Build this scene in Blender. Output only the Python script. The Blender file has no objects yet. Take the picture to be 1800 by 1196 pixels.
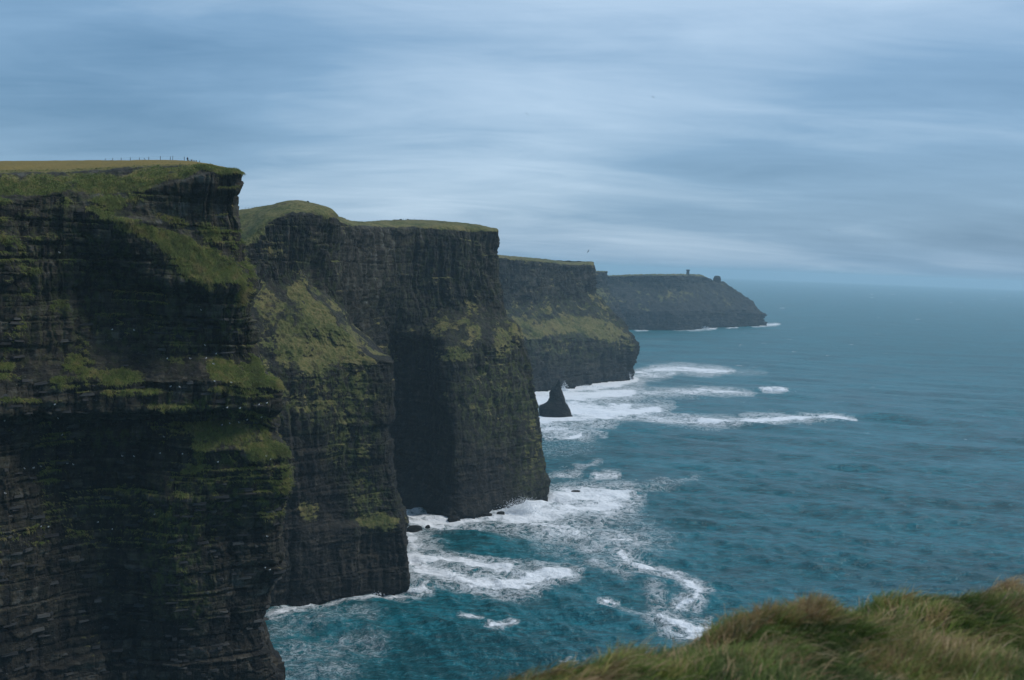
import bpy, bmesh, math, random
import numpy as np
from mathutils import Matrix, Vector

# ------------------------------------------------------------------ camera, sky, sun, exposure
sc = bpy.context.scene
col = sc.collection
FPX, EYE = 2000.0, 200.0                     # focal length in photograph pixels, eye height above the sea in metres
ROLL, PITCH = 0.038, math.atan(134 / 2000.0)
Fv = np.array([0, math.cos(PITCH), -math.sin(PITCH)])
R0 = np.array([1.0, 0, 0]); U0 = np.array([0, math.sin(PITCH), math.cos(PITCH)])
Rv = math.cos(ROLL) * R0 + math.sin(ROLL) * U0
Uv = -math.sin(ROLL) * R0 + math.cos(ROLL) * U0
CAM = np.array([0, 0, EYE])

cam_d = bpy.data.cameras.new('camera'); cam = bpy.data.objects.new('camera', cam_d); col.objects.link(cam)
cam_d.sensor_width = 36; cam_d.lens = 40; cam_d.clip_start = 0.1; cam_d.clip_end = 120000
cam.matrix_world = Matrix(((Rv[0], Uv[0], -Fv[0], 0), (Rv[1], Uv[1], -Fv[1], 0), (Rv[2], Uv[2], -Fv[2], EYE), (0, 0, 0, 1)))
cam_d.dof.use_dof = True; cam_d.dof.focus_distance = 500; cam_d.dof.aperture_fstop = 3.0
sc.camera = cam
sc.render.engine = 'CYCLES'
sc.cycles.use_denoising = True
sc.cycles.sample_clamp_direct = 4.0
sc.cycles.volume_bounces = 4
sc.cycles.max_bounces = 8
sc.cycles.diffuse_bounces = 3
sc.cycles.glossy_bounces = 2
sc.cycles_curves.shape = 'RIBBONS'
sc.view_settings.view_transform = 'Standard'; sc.view_settings.look = 'None'
sc.view_settings.gamma = 1.0; sc.view_settings.use_curve_mapping = False
sc.view_settings.exposure = 0.58

SUN_EL, SUN_AZ = math.radians(50), math.radians(84)       # behind thin cloud, out over the sea to the right
world = bpy.data.worlds.new('World'); sc.world = world; world.use_nodes = True
def build_world():
    nt = world.node_tree; nt.nodes.clear(); N = nt.nodes.new; L = nt.links.new
    out = N('ShaderNodeOutputWorld'); bg = N('ShaderNodeBackground'); bg.inputs['Strength'].default_value = 0.1
    L(bg.outputs[0], out.inputs[0])
    sky = N('ShaderNodeTexSky'); sky.sky_type = 'NISHITA'; sky.sun_disc = False
    sky.sun_elevation = SUN_EL; sky.sun_rotation = SUN_AZ; sky.air_density = 1.0; sky.dust_density = 1.5; sky.ozone_density = 2.0
    tc = N('ShaderNodeTexCoord'); sep = N('ShaderNodeSeparateXYZ'); L(tc.outputs['Generated'], sep.inputs[0])
    def m(op, a, b=None, c=None):
        n = N('ShaderNodeMath'); n.operation = op
        for i, v in enumerate((a, b, c)):
            if v is None: continue
            if isinstance(v, (int, float)): n.inputs[i].default_value = v
            else: L(v, n.inputs[i])
        return n.outputs[0]
    zc = m('ADD', m('MAXIMUM', sep.outputs['Z'], 0.0), 0.16)
    px, py = m('SUBTRACT', m('DIVIDE', sep.outputs['X'], zc), 0.85), m('DIVIDE', sep.outputs['Y'], zc)
    def layer(sx, sy, ox, scale, detail, rough, dist):
        cb = N('ShaderNodeCombineXYZ')
        L(m('MULTIPLY', px, sx), cb.inputs[0]); L(m('MULTIPLY_ADD', py, sy, ox), cb.inputs[1]); cb.inputs[2].default_value = ox
        n = N('ShaderNodeTexNoise'); n.inputs['Scale'].default_value = scale; n.inputs['Detail'].default_value = detail
        n.inputs['Roughness'].default_value = rough; n.inputs['Distortion'].default_value = dist
        L(cb.outputs[0], n.inputs['Vector']); return n.outputs['Fac']
    broad = layer(0.30, 0.34, 29.946, 1.0, 2, 0.45, 0.3)
    mid = layer(0.55, 0.9, 122.122, 1.0, 4, 0.5, 0.8)
    streak = layer(0.55, 1.45, 82.787, 1.0, 7, 0.58, 1.1)
    fine = layer(1.3, 3.6, 32.236, 1.0, 7, 0.62, 1.2)
    v = m('ADD', m('ADD', m('MULTIPLY', broad, 0.75), m('MULTIPLY', mid, 0.34)), m('ADD', m('MULTIPLY', streak, 0.20), m('MULTIPLY', fine, 0.17)))
    ramp = N('ShaderNodeValToRGB'); L(v, ramp.inputs[0])
    e = ramp.color_ramp.elements
    e[0].position = 0.51; e[0].color = (0.40, 1.28, 2.40, 1)
    e[1].position = 0.95; e[1].color = (3.8, 4.95, 6.2, 1)
    k = e.new(0.715); k.color = (1.38, 2.52, 3.90, 1)
    mix = N('ShaderNodeMix'); mix.data_type = 'RGBA'; mix.inputs['Factor'].default_value = 0.82
    L(sky.outputs[0], mix.inputs['A']); L(ramp.outputs[0], mix.inputs['B'])
    L(mix.outputs['Result'], bg.inputs[0])
build_world()
sl = bpy.data.lights.new('sun', 'SUN'); sl.energy = 1.5; sl.angle = math.radians(16); sl.color = (1.0, 0.95, 0.87)
sun = bpy.data.objects.new('sun', sl); col.objects.link(sun)
sd = Vector((math.sin(SUN_AZ) * math.cos(SUN_EL), math.cos(SUN_AZ) * math.cos(SUN_EL), math.sin(SUN_EL)))
sun.rotation_euler = (-sd).to_track_quat('-Z', 'Y').to_euler()
sun.location = (0, 0, 500)

# ------------------------------------------------------------------ helpers
rng = np.random.default_rng(7); random.seed(7)
def at(px, py, D):
    d = Fv + (px - 900) / FPX * Rv + (598 - py) / FPX * Uv
    return d * (D / d[1]) + CAM
def atz(px, z, D):
    dz = z - EYE
    return np.array([((px - 900) / FPX * (D * Fv[1] + dz * Fv[2]) - D * Rv[1] - dz * Rv[2]) / Rv[0], D, z])
def onsea(px, py, z=0.0):
    d = Fv + (px - 900) / FPX * Rv + (598 - py) / FPX * Uv
    return d * ((z - EYE) / d[2]) + CAM
def project(P):
    q = P - CAM; w = q @ Fv; w = np.where(w > 1e-3, w, 1e-3)
    return 900 + FPX * (q @ Rv) / w, 598 - FPX * (q @ Uv) / w, q @ Fv

PERM = np.random.default_rng(11).permutation(256); PERM = np.concatenate([PERM, PERM, PERM])
GR = np.random.default_rng(12).normal(size=(256, 3)); GR /= np.linalg.norm(GR, axis=1)[:, None]
def perlin(x, y, z):
    xi = np.floor(x).astype(int); yi = np.floor(y).astype(int); zi = np.floor(z).astype(int)
    xf, yf, zf = x - xi, y - yi, z - zi; xi &= 255; yi &= 255; zi &= 255
    u, v, w = (t * t * t * (t * (t * 6 - 15) + 10) for t in (xf, yf, zf))
    def g(a, b, c):
        h = PERM[PERM[PERM[xi + a] + yi + b] + zi + c]; q = GR[h]
        return q[:, 0] * (xf - a) + q[:, 1] * (yf - b) + q[:, 2] * (zf - c)
    l = lambda a, b, t: a + t * (b - a)
    return l(l(l(g(0,0,0), g(1,0,0), u), l(g(0,1,0), g(1,1,0), u), v), l(l(g(0,0,1), g(1,0,1), u), l(g(0,1,1), g(1,1,1), u), v), w) * 1.5
def fbm(P, wl, octv=4, gain=0.5, sx=1, sy=1, sz=1, off=0.0):
    s = np.zeros(len(P)); a = 1.0; k = 1.0 / wl; tot = 0
    for i in range(octv):
        s += a * perlin(P[:, 0] * k * sx + off + 17.3 * i, P[:, 1] * k * sy + off * 1.7, P[:, 2] * k * sz + 5.1 * i); tot += a
        a *= gain; k *= 2.03
    return s / tot * 1.3
def rnd(a, b=0, c=0):
    h = np.sin(np.asarray(a) * 127.1 + np.asarray(b) * 311.7 + c * 74.7) * 43758.5453
    return h - np.floor(h)
def sstep(a, b, x):
    t = np.clip((x - a) / (b - a), 0, 1); return t * t * (3 - 2 * t)
def pchip(t, Y, tn):
    """monotone cubic along axis 0; Y (n, ...)"""
    h = np.diff(t); sh = (-1,) + (1,) * (Y.ndim - 1); hh = h.reshape(sh)
    d = np.diff(Y, axis=0) / hh; m = np.zeros_like(Y)
    m[0], m[-1] = d[0], d[-1]
    if len(t) > 2:
        w1 = (2 * hh[1:] + hh[:-1]); w2 = (hh[1:] + 2 * hh[:-1]); ok = d[1:] * d[:-1] > 0
        with np.errstate(divide='ignore', invalid='ignore'):
            hm = (w1 + w2) / (w1 / d[:-1] + w2 / d[1:])
        m[1:-1] = np.where(ok, np.nan_to_num(hm), 0)
    i = np.clip(np.searchsorted(t, tn, side='right') - 1, 0, len(t) - 2)
    hs = h[i].reshape(sh); x = ((tn - t[i]) / h[i]).reshape(sh)
    return (2*x**3 - 3*x**2 + 1) * Y[i] + (x**3 - 2*x**2 + x) * hs * m[i] + (-2*x**3 + 3*x**2) * Y[i+1] + (x**3 - x**2) * hs * m[i+1]

def mesh_grid(name, P, nu, nv, attrs=None, wrap=False, smooth=True):
    """P row-major (nv, nu) grid of points -> mesh"""
    me = bpy.data.meshes.new(name)
    iu = np.arange(nu if wrap else nu - 1); iv = np.arange(nv - 1)
    A, B = np.meshgrid(iu, iv); A = A.ravel(); B = B.ravel(); A2 = (A + 1) % nu
    q = np.stack([B * nu + A, B * nu + A2, (B + 1) * nu + A2, (B + 1) * nu + A], 1).astype(np.int32)
    me.vertices.add(len(P)); me.vertices.foreach_set('co', P.astype(np.float32).ravel())
    me.loops.add(q.size); me.loops.foreach_set('vertex_index', q.ravel())
    me.polygons.add(len(q)); me.polygons.foreach_set('loop_start', np.arange(0, q.size, 4, dtype=np.int32))
    me.polygons.foreach_set('use_smooth', np.full(len(q), smooth))
    me.update(calc_edges=True)
    for k, v in (attrs or {}).items():
        me.attributes.new(k, 'FLOAT', 'POINT').data.foreach_set('value', v.astype(np.float32))
    return me
def tag(o, label, cat=None, group=None, kind=None):
    o['label'] = label
    if cat: o['category'] = cat
    if group: o['group'] = group
    if kind: o['kind'] = kind
    return o
def link(name, data, mat=None, parent=None):
    o = bpy.data.objects.new(name, data); col.objects.link(o)
    if mat is not None: data.materials.clear(); data.materials.append(mat)
    if parent is not None: o.parent = parent
    return o
def empty(name, loc):
    o = bpy.data.objects.new(name, None); o.location = loc; o.empty_display_size = 0.3; col.objects.link(o); return o
def bm_obj(name, bm, mat, parent=None, smooth=False):
    me = bpy.data.meshes.new(name); bm.to_mesh(me); bm.free()
    if smooth: me.polygons.foreach_set('use_smooth', [True] * len(me.polygons))
    return link(name, me, mat, parent)
def add_box(bm, c, s, rz=0.0, jit=0.0, taper=1.0):
    vs = []
    for dz in (-1, 1):
        for dx, dy in ((-1, -1), (1, -1), (1, 1), (-1, 1)):
            k = taper if dz > 0 else 1.0
            x, y = dx * s[0] / 2 * k, dy * s[1] / 2 * k
            p = Vector((x * math.cos(rz) - y * math.sin(rz) + c[0], x * math.sin(rz) + y * math.cos(rz) + c[1], c[2] + dz * s[2] / 2))
            if jit: p += Vector([random.uniform(-jit, jit) for _ in range(3)])
            vs.append(bm.verts.new(p))
    for f in ((3,2,1,0), (4,5,6,7), (0,1,5,4), (1,2,6,5), (2,3,7,6), (3,0,4,7)): bm.faces.new([vs[i] for i in f])

class NT:
    def __init__(s, name):
        s.m = bpy.data.materials.new(name); s.m.use_nodes = True; s.t = s.m.node_tree; s.t.nodes.clear()
        s.out = s.n('ShaderNodeOutputMaterial'); s.b = s.n('ShaderNodeBsdfPrincipled'); s.l(s.b.outputs[0], s.out.inputs[0])
    def n(s, k): return s.t.nodes.new(k)
    def l(s, a, b): s.t.links.new(a, b)
    def set(s, inp, v):
        if isinstance(v, (int, float, tuple)): inp.default_value = v
        else: s.l(v, inp)
    def math(s, op, a, b=None, c=None, clamp=False):
        n = s.n('ShaderNodeMath'); n.operation = op; n.use_clamp = clamp
        for i, v in enumerate((a, b, c)):
            if v is not None: s.set(n.inputs[i], v)
        return n.outputs[0]
    def attr(s, name):
        n = s.n('ShaderNodeAttribute'); n.attribute_name = name; return n.outputs['Fac']
    def noise(s, scale, detail=4, rough=0.55, vec=None, dist=0.0):
        n = s.n('ShaderNodeTexNoise'); n.inputs['Scale'].default_value = scale; n.inputs['Detail'].default_value = detail
        n.inputs['Roughness'].default_value = rough; n.inputs['Distortion'].default_value = dist
        if vec is not None: s.l(vec, n.inputs['Vector'])
        return n.outputs['Fac']
    def pos(s, sx=1, sy=1, sz=1):
        g = s.n('ShaderNodeNewGeometry'); n = s.n('ShaderNodeVectorMath'); n.operation = 'MULTIPLY'
        s.l(g.outputs['Position'], n.inputs[0]); n.inputs[1].default_value = (sx, sy, sz); return n.outputs[0]
    def ramp(s, fac, stops):
        n = s.n('ShaderNodeValToRGB'); s.l(fac, n.inputs[0]); e = n.color_ramp.elements
        while len(e) < len(stops): e.new(0.5)
        for k, (p, c) in zip(e, stops): k.position = p; k.color = (*c, 1) if len(c) == 3 else c
        return n.outputs[0]
    def mix(s, f, a, b):
        n = s.n('ShaderNodeMix'); n.data_type = 'RGBA'
        s.set(n.inputs['Factor'], f)
        for k, v in (('A', a), ('B', b)):
            if isinstance(v, tuple): n.inputs[k].default_value = (*v, 1)
            else: s.l(v, n.inputs[k])
        return n.outputs['Result']
    def sstep(s, lo, hi, v):
        n = s.n('ShaderNodeMapRange'); n.interpolation_type = 'SMOOTHSTEP'
        s.set(n.inputs['Value'], v); s.set(n.inputs['From Min'], lo); s.set(n.inputs['From Max'], hi); return n.outputs[0]
    def bump(s, h, strength, dist):
        n = s.n('ShaderNodeBump'); n.inputs['Strength'].default_value = strength; n.inputs['Distance'].default_value = dist
        s.l(h, n.inputs['Height']); s.l(n.outputs[0], s.b.inputs['Normal'])

def plain(name, c, rough=0.8):
    t = NT(name); n = t.noise(6.0, 4, 0.6, t.pos())
    t.l(t.mix(n, tuple(x * 0.65 for x in c), tuple(min(1, x * 1.35) for x in c)), t.b.inputs['Base Color'])
    t.b.inputs['Roughness'].default_value = rough; return t.m

def cliff_material(name, sc_=1.0, vert=0.0):
    t = NT(name); p = t.pos()
    tone, grass, lich = t.attr('tone'), t.attr('grass'), t.attr('lichen')
    beds = t.noise(0.9 / sc_, 3, 0.6, t.pos(0.06, 0.06, 1.0))
    blot = t.noise(0.22 / sc_, 5, 0.62, p)
    rockv = t.math('ADD', t.math('ADD', t.math('MULTIPLY', beds, 0.42 - 0.22 * vert), t.math('MULTIPLY', tone, 0.42)), t.math('MULTIPLY', blot, 0.3))
    vst = t.noise(0.35 / sc_, 5, 0.65, t.pos(1, 1, 0.10))
    rockv = t.math('ADD', rockv, t.math('MULTIPLY', t.math('SUBTRACT', vst, 0.5), 0.55 + 0.45 * vert))
    rock = t.ramp(rockv, [(0.34, (0.005, 0.0055, 0.006)), (0.55, (0.021, 0.019, 0.015)), (0.70, (0.055, 0.047, 0.034)), (0.86, (0.11, 0.11, 0.10)), (1.0, (0.28, 0.28, 0.26))])
    rust = t.sstep(0.56, 0.72, t.noise(0.13 / sc_, 4, 0.6, t.pos(1, 1, 1.4)))
    rock = t.mix(t.math('MULTIPLY', rust, 0.6), rock, (0.046, 0.036, 0.021))
    speck = t.sstep(0.61, 0.70, t.noise(1.6 / sc_, 3, 0.7, p))
    rock = t.mix(t.math('MULTIPLY', speck, 0.6), rock, (0.15, 0.16, 0.145))
    ln = t.sstep(0.45, 0.62, t.noise(0.5 / sc_, 5, 0.7, t.pos(1, 1, 0.6)))
    rock = t.mix(t.math('MULTIPLY', t.math('MULTIPLY', lich, ln), 0.85), rock, (0.075, 0.098, 0.020))
    gs = t.noise(0.9 / sc_, 5, 0.7, t.pos(1, 1, 0.45)); gl = t.noise(0.09 / sc_, 4, 0.6, p)
    gcol = t.ramp(t.math('ADD', t.math('MULTIPLY', gs, 0.65), t.math('MULTIPLY', gl, 0.55)),
                  [(0.38, (0.016, 0.021, 0.006)), (0.49, (0.052, 0.066, 0.014)), (0.58, (0.105, 0.108, 0.030)), (0.72, (0.20, 0.165, 0.062))])
    heath = t.sstep(0.52, 0.66, t.noise(0.20 / sc_, 6, 0.72, p, 0.5))
    gcol = t.mix(t.math('MULTIPLY', heath, 0.7), gcol, (0.050, 0.040, 0.020))
    dry = t.attr('dry')
    gcol = t.mix(t.math('MULTIPLY', dry, t.math('ADD', 0.45, t.math('MULTIPLY', gl, 0.85)), clamp=True), gcol, t.mix(gs, (0.16, 0.12, 0.026), (0.30, 0.205, 0.048)))
    gm = t.sstep(0.38, 0.60, t.math('ADD', grass, t.math('MULTIPLY', t.math('SUBTRACT', t.noise(0.45 / sc_, 6, 0.75, p), 0.5), 1.1)))
    t.l(t.mix(gm, rock, gcol), t.b.inputs['Base Color'])
    t.b.inputs['Roughness'].default_value = 0.85; t.b.inputs['Specular IOR Level'].default_value = 0.25
    h = t.math('ADD', t.math('MULTIPLY', t.noise(1.7 / sc_, 6, 0.7, t.pos(0.6, 0.6, 1.5)), 1.0), t.math('MULTIPLY', t.noise(0.5 / sc_, 4, 0.7, p), 1.2))
    t.bump(h, 0.9, 0.9 * sc_)
    return t.m

# ------------------------------------------------------------------ cliffs
BEDS = np.cumsum(np.clip(np.random.default_rng(5).lognormal(0.45, 0.75, 220), 0.45, 7)) - 20
def blobs_at(px, py, blobs):
    m = np.zeros(len(px))
    for (cx, cy, rx, ry, ang, s) in blobs:
        a = math.radians(ang); dx, dy = px - cx, py - cy
        x, y = dx * math.cos(a) + dy * math.sin(a), -dx * math.sin(a) + dy * math.cos(a)
        d = np.sqrt((x / rx) ** 2 + (y / ry) ** 2)
        m = np.maximum(m, s * (1 - sstep(0.4, 1.4, d)))
    return m

def steepish(f): return 0.4 + 0.6 * (1 - sstep(0.4, 0.8, f))
def make_cliff(name, rows, back, rocktop, blobs, lichb, mat, du, dv, amp, ncols_front, drycut, seed, grass_gain=1.0, pale=(), bed=1.0):
    """rows: bottom to top, each a list of world points along the coast; the last rows lie on the plateau.
       back: offsets of the columns that carry the coast round behind the tip."""
    rows = [[p - np.array([0, 0, 4.5]) for p in rows[0]]] + list(rows); rocktop += 1        # the rock goes on below the swell
    net = np.array([[p for p in r] + [r[-1] + np.array(b) for b in back] for r in rows])      # (nr, nc, 3)
    nr, nc = net.shape[:2]
    X, Y, W = project(net.reshape(-1, 3)); X = X.reshape(nr, nc); Y = Y.reshape(nr, nc)
    # samples between control columns / rows follow how large they show
    tu, un = [0.0], []
    for j in range(nc - 1):
        l = np.linalg.norm(net[:, j + 1] - net[:, j], axis=1).mean(); tu.append(tu[-1] + l)
        vis = np.abs(X[:, j + 1] - X[:, j]).mean()
        if j < ncols_front: vis = np.median(np.hypot(X[:, j+1] - X[:, j], 0.25 * (net[:, j+1, 1] - net[:, j, 1]) * FPX / W.mean()))
        else: vis = max(vis * 0.5, 26 if j == ncols_front else 12)
        if X[:, j + 1].max() < -40: vis *= 0.15
        k = max(4, int(vis * du)); un += list(np.linspace(tu[j], tu[j + 1], k, endpoint=False))
    un.append(tu[-1]); un = np.array(un); tu = np.array(tu)
    tv, vn = [0.0], []
    f0 = 1 if nc > 3 else 0
    for i in range(nr - 1):
        l = np.linalg.norm(net[i + 1] - net[i], axis=1).mean(); tv.append(tv[-1] + max(l, 0.3))
        sl_ = slice(f0, ncols_front + 1)
        vis = np.abs(Y[i + 1, sl_] - Y[i, sl_]).max()
        if Y[i, sl_].min() > 1260: vis *= 0.15
        k = max(3, int(vis * dv)); vn += list(np.linspace(tv[i], tv[i + 1], k, endpoint=False))
    vn.append(tv[-1]); vn = np.array(vn); tv = np.array(tv)
    nu, nv = len(un), len(vn)
    S = pchip(tv, net, vn)                                   # (nv, nc, 3)
    S = np.swapaxes(pchip(tu, np.swapaxes(S, 0, 1), un), 0, 1)      # (nv, nu, 3)
    P = S.reshape(-1, 3).copy()
    vtop = tv[rocktop]                                       # row parameter of the rock's upper edge
    vv = np.repeat(vn, nu); uu = np.tile(un, nv)
    plateau = sstep(vtop - 1.0, vtop + 4.0, vv)
    def normals(P):
        G = P.reshape(nv, nu, 3); du_ = np.gradient(G, axis=1); dv_ = np.gradient(G, axis=0)
        n = np.cross(du_, dv_); n /= np.maximum(np.linalg.norm(n, axis=2, keepdims=True), 1e-9); return n.reshape(-1, 3)
    n0 = normals(P)
    flat0 = np.clip(n0[:, 2], 0, 1)
    h = n0.copy(); h[:, 2] *= 0.2 + 0.8 * sstep(0.5, 0.85, np.abs(flat0)); h /= np.maximum(np.linalg.norm(h, axis=1)[:, None], 1e-6)
    px, py, w = project(P)
    gb = blobs_at(px, py, blobs)
    steep = (1 - sstep(0.35, 0.75, flat0)) * (1 - plateau)
    steep = steep * (1 - 0.6 * sstep(vtop - 9, vtop - 1, vv))
    hard = steep * (1 - 0.75 * gb)
    o = seed * 13.7
    P[:, 2] += amp * 2.2 * fbm(P, 34, 3, gain=0.6, off=o + 71) * sstep(4, 30, P[:, 2]) * steepish(flat0) * (1 - sstep(vtop - 14, vtop - 2, vv))
    s = uu + 3.0 * fbm(P, 30, 2, off=o) + amp * 1.6 * fbm(P, 8, 3, gain=0.6, off=o + 73)
    rimf = 1 - 0.8 * sstep(vtop - 10, vtop - 1, vv)
    d = amp * 2.6 * fbm(P, 34, 3, off=o) * (1 - plateau) * rimf
    d += amp * 2.2 * (0.5 - np.abs(fbm(P, 15, 3, sz=0.35, off=o + 3))) * steep
    # vertical joints: buttresses and clefts
    for L, a in ((30.0, 3.4), (12.0, 2.0), (4.6, 0.5)):
        ss = (s + 2.5 * fbm(P, 22, 2, sz=0.6, off=o + 5)) / L; k = np.floor(ss); fr = ss - k
        zone = np.floor((P[:, 2] + 6 * fbm(P, 18, 2, off=o + 14)) / (L * 2.6) + rnd(k, 3.3))
        r = rnd(k, zone, seed); e = sstep(0, 0.12, fr) * (1 - sstep(0.88, 1, fr))
        low = 1.0 if amp > 1.2 or L > 20 else 0.3 + 0.7 * sstep(80, 135, P[:, 2])
        d += low * (amp * a * (r - 0.6) * hard - amp * 0.55 * (1 - e) * hard * (rnd(k, 9.1) > 0.35))
    d += amp * (1.5 + 1.4 * (1 - bed)) * (0.35 - np.abs(fbm(P, 8.0, 3, gain=0.55, sz=0.10, off=o + 91)) * 1.6) * hard * sstep(-0.3, 0.2, fbm(P, 50, 2, off=o + 93) + 0.5 * sstep(110, 180, P[:, 2]) - 0.1)
    # thick beds
    zb = P[:, 2] + 3.0 * fbm(P, 60, 2, off=o + 95) + 0.5 * fbm(P, 9, 2, off=o + 96); tb = np.floor(zb / 9.0 + 0.35 * np.sin(zb / 13.0)); ft = zb / 9.0 + 0.35 * np.sin(zb / 13.0) - tb
    zone = np.floor((s + 10 * fbm(P, 30, 2, off=o + 97)) / 34 + rnd(tb, 6.1) * 7)
    d += amp * (2.0 * (rnd(tb, zone, 5.7) - 0.5) + 0.5 * rnd(tb, 8.8) - 0.7 * (1 - sstep(0, 0.16, ft))) * hard * (0.3 + 0.7 * bed)
    # beds of rock, each broken into blocks
    zz = P[:, 2] + 1.2 * fbm(P * np.array([1, 1, 0.02]), 60, 2, off=o + 8) + 0.35 * fbm(P, 7, 2, off=o + 2)
    b = np.searchsorted(BEDS, zz); b0 = BEDS[np.clip(b - 1, 0, 219)]; b1 = BEDS[np.clip(b, 0, 219)]
    fb = (zz - b0) / np.maximum(b1 - b0, 0.1)
    Lb = 1.8 + 4.5 * rnd(b, 1.7); kk = np.floor((s + 60 * rnd(b, 5.5)) / Lb); fk = (s + 60 * rnd(b, 5.5)) / Lb - kk
    blk = rnd(b, kk, seed + 1)
    hardb = rnd(b, np.floor((s + 8 * fbm(P, 20, 1, off=o + 17)) / 24 + 9 * rnd(b, 4.4)), 2.2) * 0.65 + 0.35 * rnd(b, 2.2)
    strat = 0.22 * bed + 0.70 * bed * sstep(-0.25, 0.3, fbm(P, 45, 2, off=o + 19) + 0.45 * (1 - sstep(60, 170, P[:, 2])) - 0.12)
    d += amp * (1.7 * (hardb - 0.5) + 0.8 * (blk - 0.5) - 0.4 * (fk < 0.08) * (hardb > 0.3)) * hard * strat
    d -= amp * 0.45 * (1 - sstep(0, 0.22, fb)) * hard * strat                     # undercut at each bed's foot
    d += amp * 0.6 * fbm(P, 2.6, 3, gain=0.6, off=o + 6) * (1 - plateau)
    # turf: lumpy
    d += gb * amp * (0.9 * np.abs(fbm(P, 5.0, 3, off=o + 11)) + 0.7 * fbm(P, 9, 2, off=o + 4)) * (1 - plateau)
    edge_fade = 1.0
    P = P + h * (d * edge_fade)[:, None]
    # the plateau's own relief
    P[:, 2] += plateau * amp * (0.35 if amp < 1.2 else 0.85) * fbm(P, 12, 5, gain=0.6, off=o + 21) * np.clip((vv - vtop) / 12, 0.35, 1)
    n1 = normals(P); flat = np.clip(n1[:, 2], 0, 1)
    hgt = sstep(45, 130, P[:, 2])
    g = np.maximum(gb * (0.55 + 0.6 * sstep(-0.05, 0.45, flat)), grass_gain * sstep(0.34, 0.75, flat) * 0.72 * hgt * sstep(-0.18, 0.30, fbm(P, 22, 3, off=o + 31)))
    rim = sstep(vtop - 1.0, vtop + 4.0, vv + amp * (5.0 * fbm(P, 14, 4, gain=0.6, off=o + 61) - 0.6))
    g = np.maximum(g * 0.97, rim * 0.95)
    g = np.clip(g + (g > 0.04) * (1 - plateau) * (0.45 * fbm(P, 5 * max(1, amp * 0.8), 4, gain=0.65, sz=0.55, off=o + 41) + 0.25 * fbm(P, 16, 2, off=o + 43)), 0, 1)
    dry = np.clip(sstep(drycut[0], drycut[1], vv - vtop), 0, 1)
    tone = np.clip(0.5 + 0.55 * (blk - 0.5) + 0.35 * (hardb - 0.5) + 0.2 * fbm(P, 8, 3, off=o + 51) + 0.10 * sstep(120, 225, P[:, 2]) - 0.07, 0, 1)
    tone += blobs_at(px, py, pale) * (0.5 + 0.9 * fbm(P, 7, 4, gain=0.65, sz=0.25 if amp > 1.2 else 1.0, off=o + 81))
    tone -= 0.35 * (1 - sstep(2, 8 + 4 * fbm(P, 30, 2, off=o + 83), P[:, 2]))                              # wet and dark at the waterline
    lich = np.clip(blobs_at(px, py, lichb) + 0.12 * sstep(60, 120, P[:, 2]), 0, 1)
    me = mesh_grid(name, P, nu, nv, dict(grass=g, dry=dry, tone=tone, lichen=lich))
    o_ = link(name, me, mat)
    return o_, dict(P=P, n=n1, grass=g, nu=nu, nv=nv, plateau=plateau, proj=project(P), dry=dry, n0=h)

def beyond(r, dD, dz):
    return np.array([r[0] * (r[1] + dD) / r[1], r[1] + dD, r[2] + dz])
def lerp_rows(keys, table, z):
    keys = np.array(keys, float); T = np.array(table, float)
    return np.array([np.interp(z, keys, T[:, j]) for j in range(T.shape[1])])

rockmat_near = cliff_material('cliff_rock_near', 1.0)
rockmat_mid = cliff_material('cliff_rock_mid', 1.7, 0.8)
rockmat_far = cliff_material('cliff_rock_far', 4.0, 0.8)
CL = {}

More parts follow.
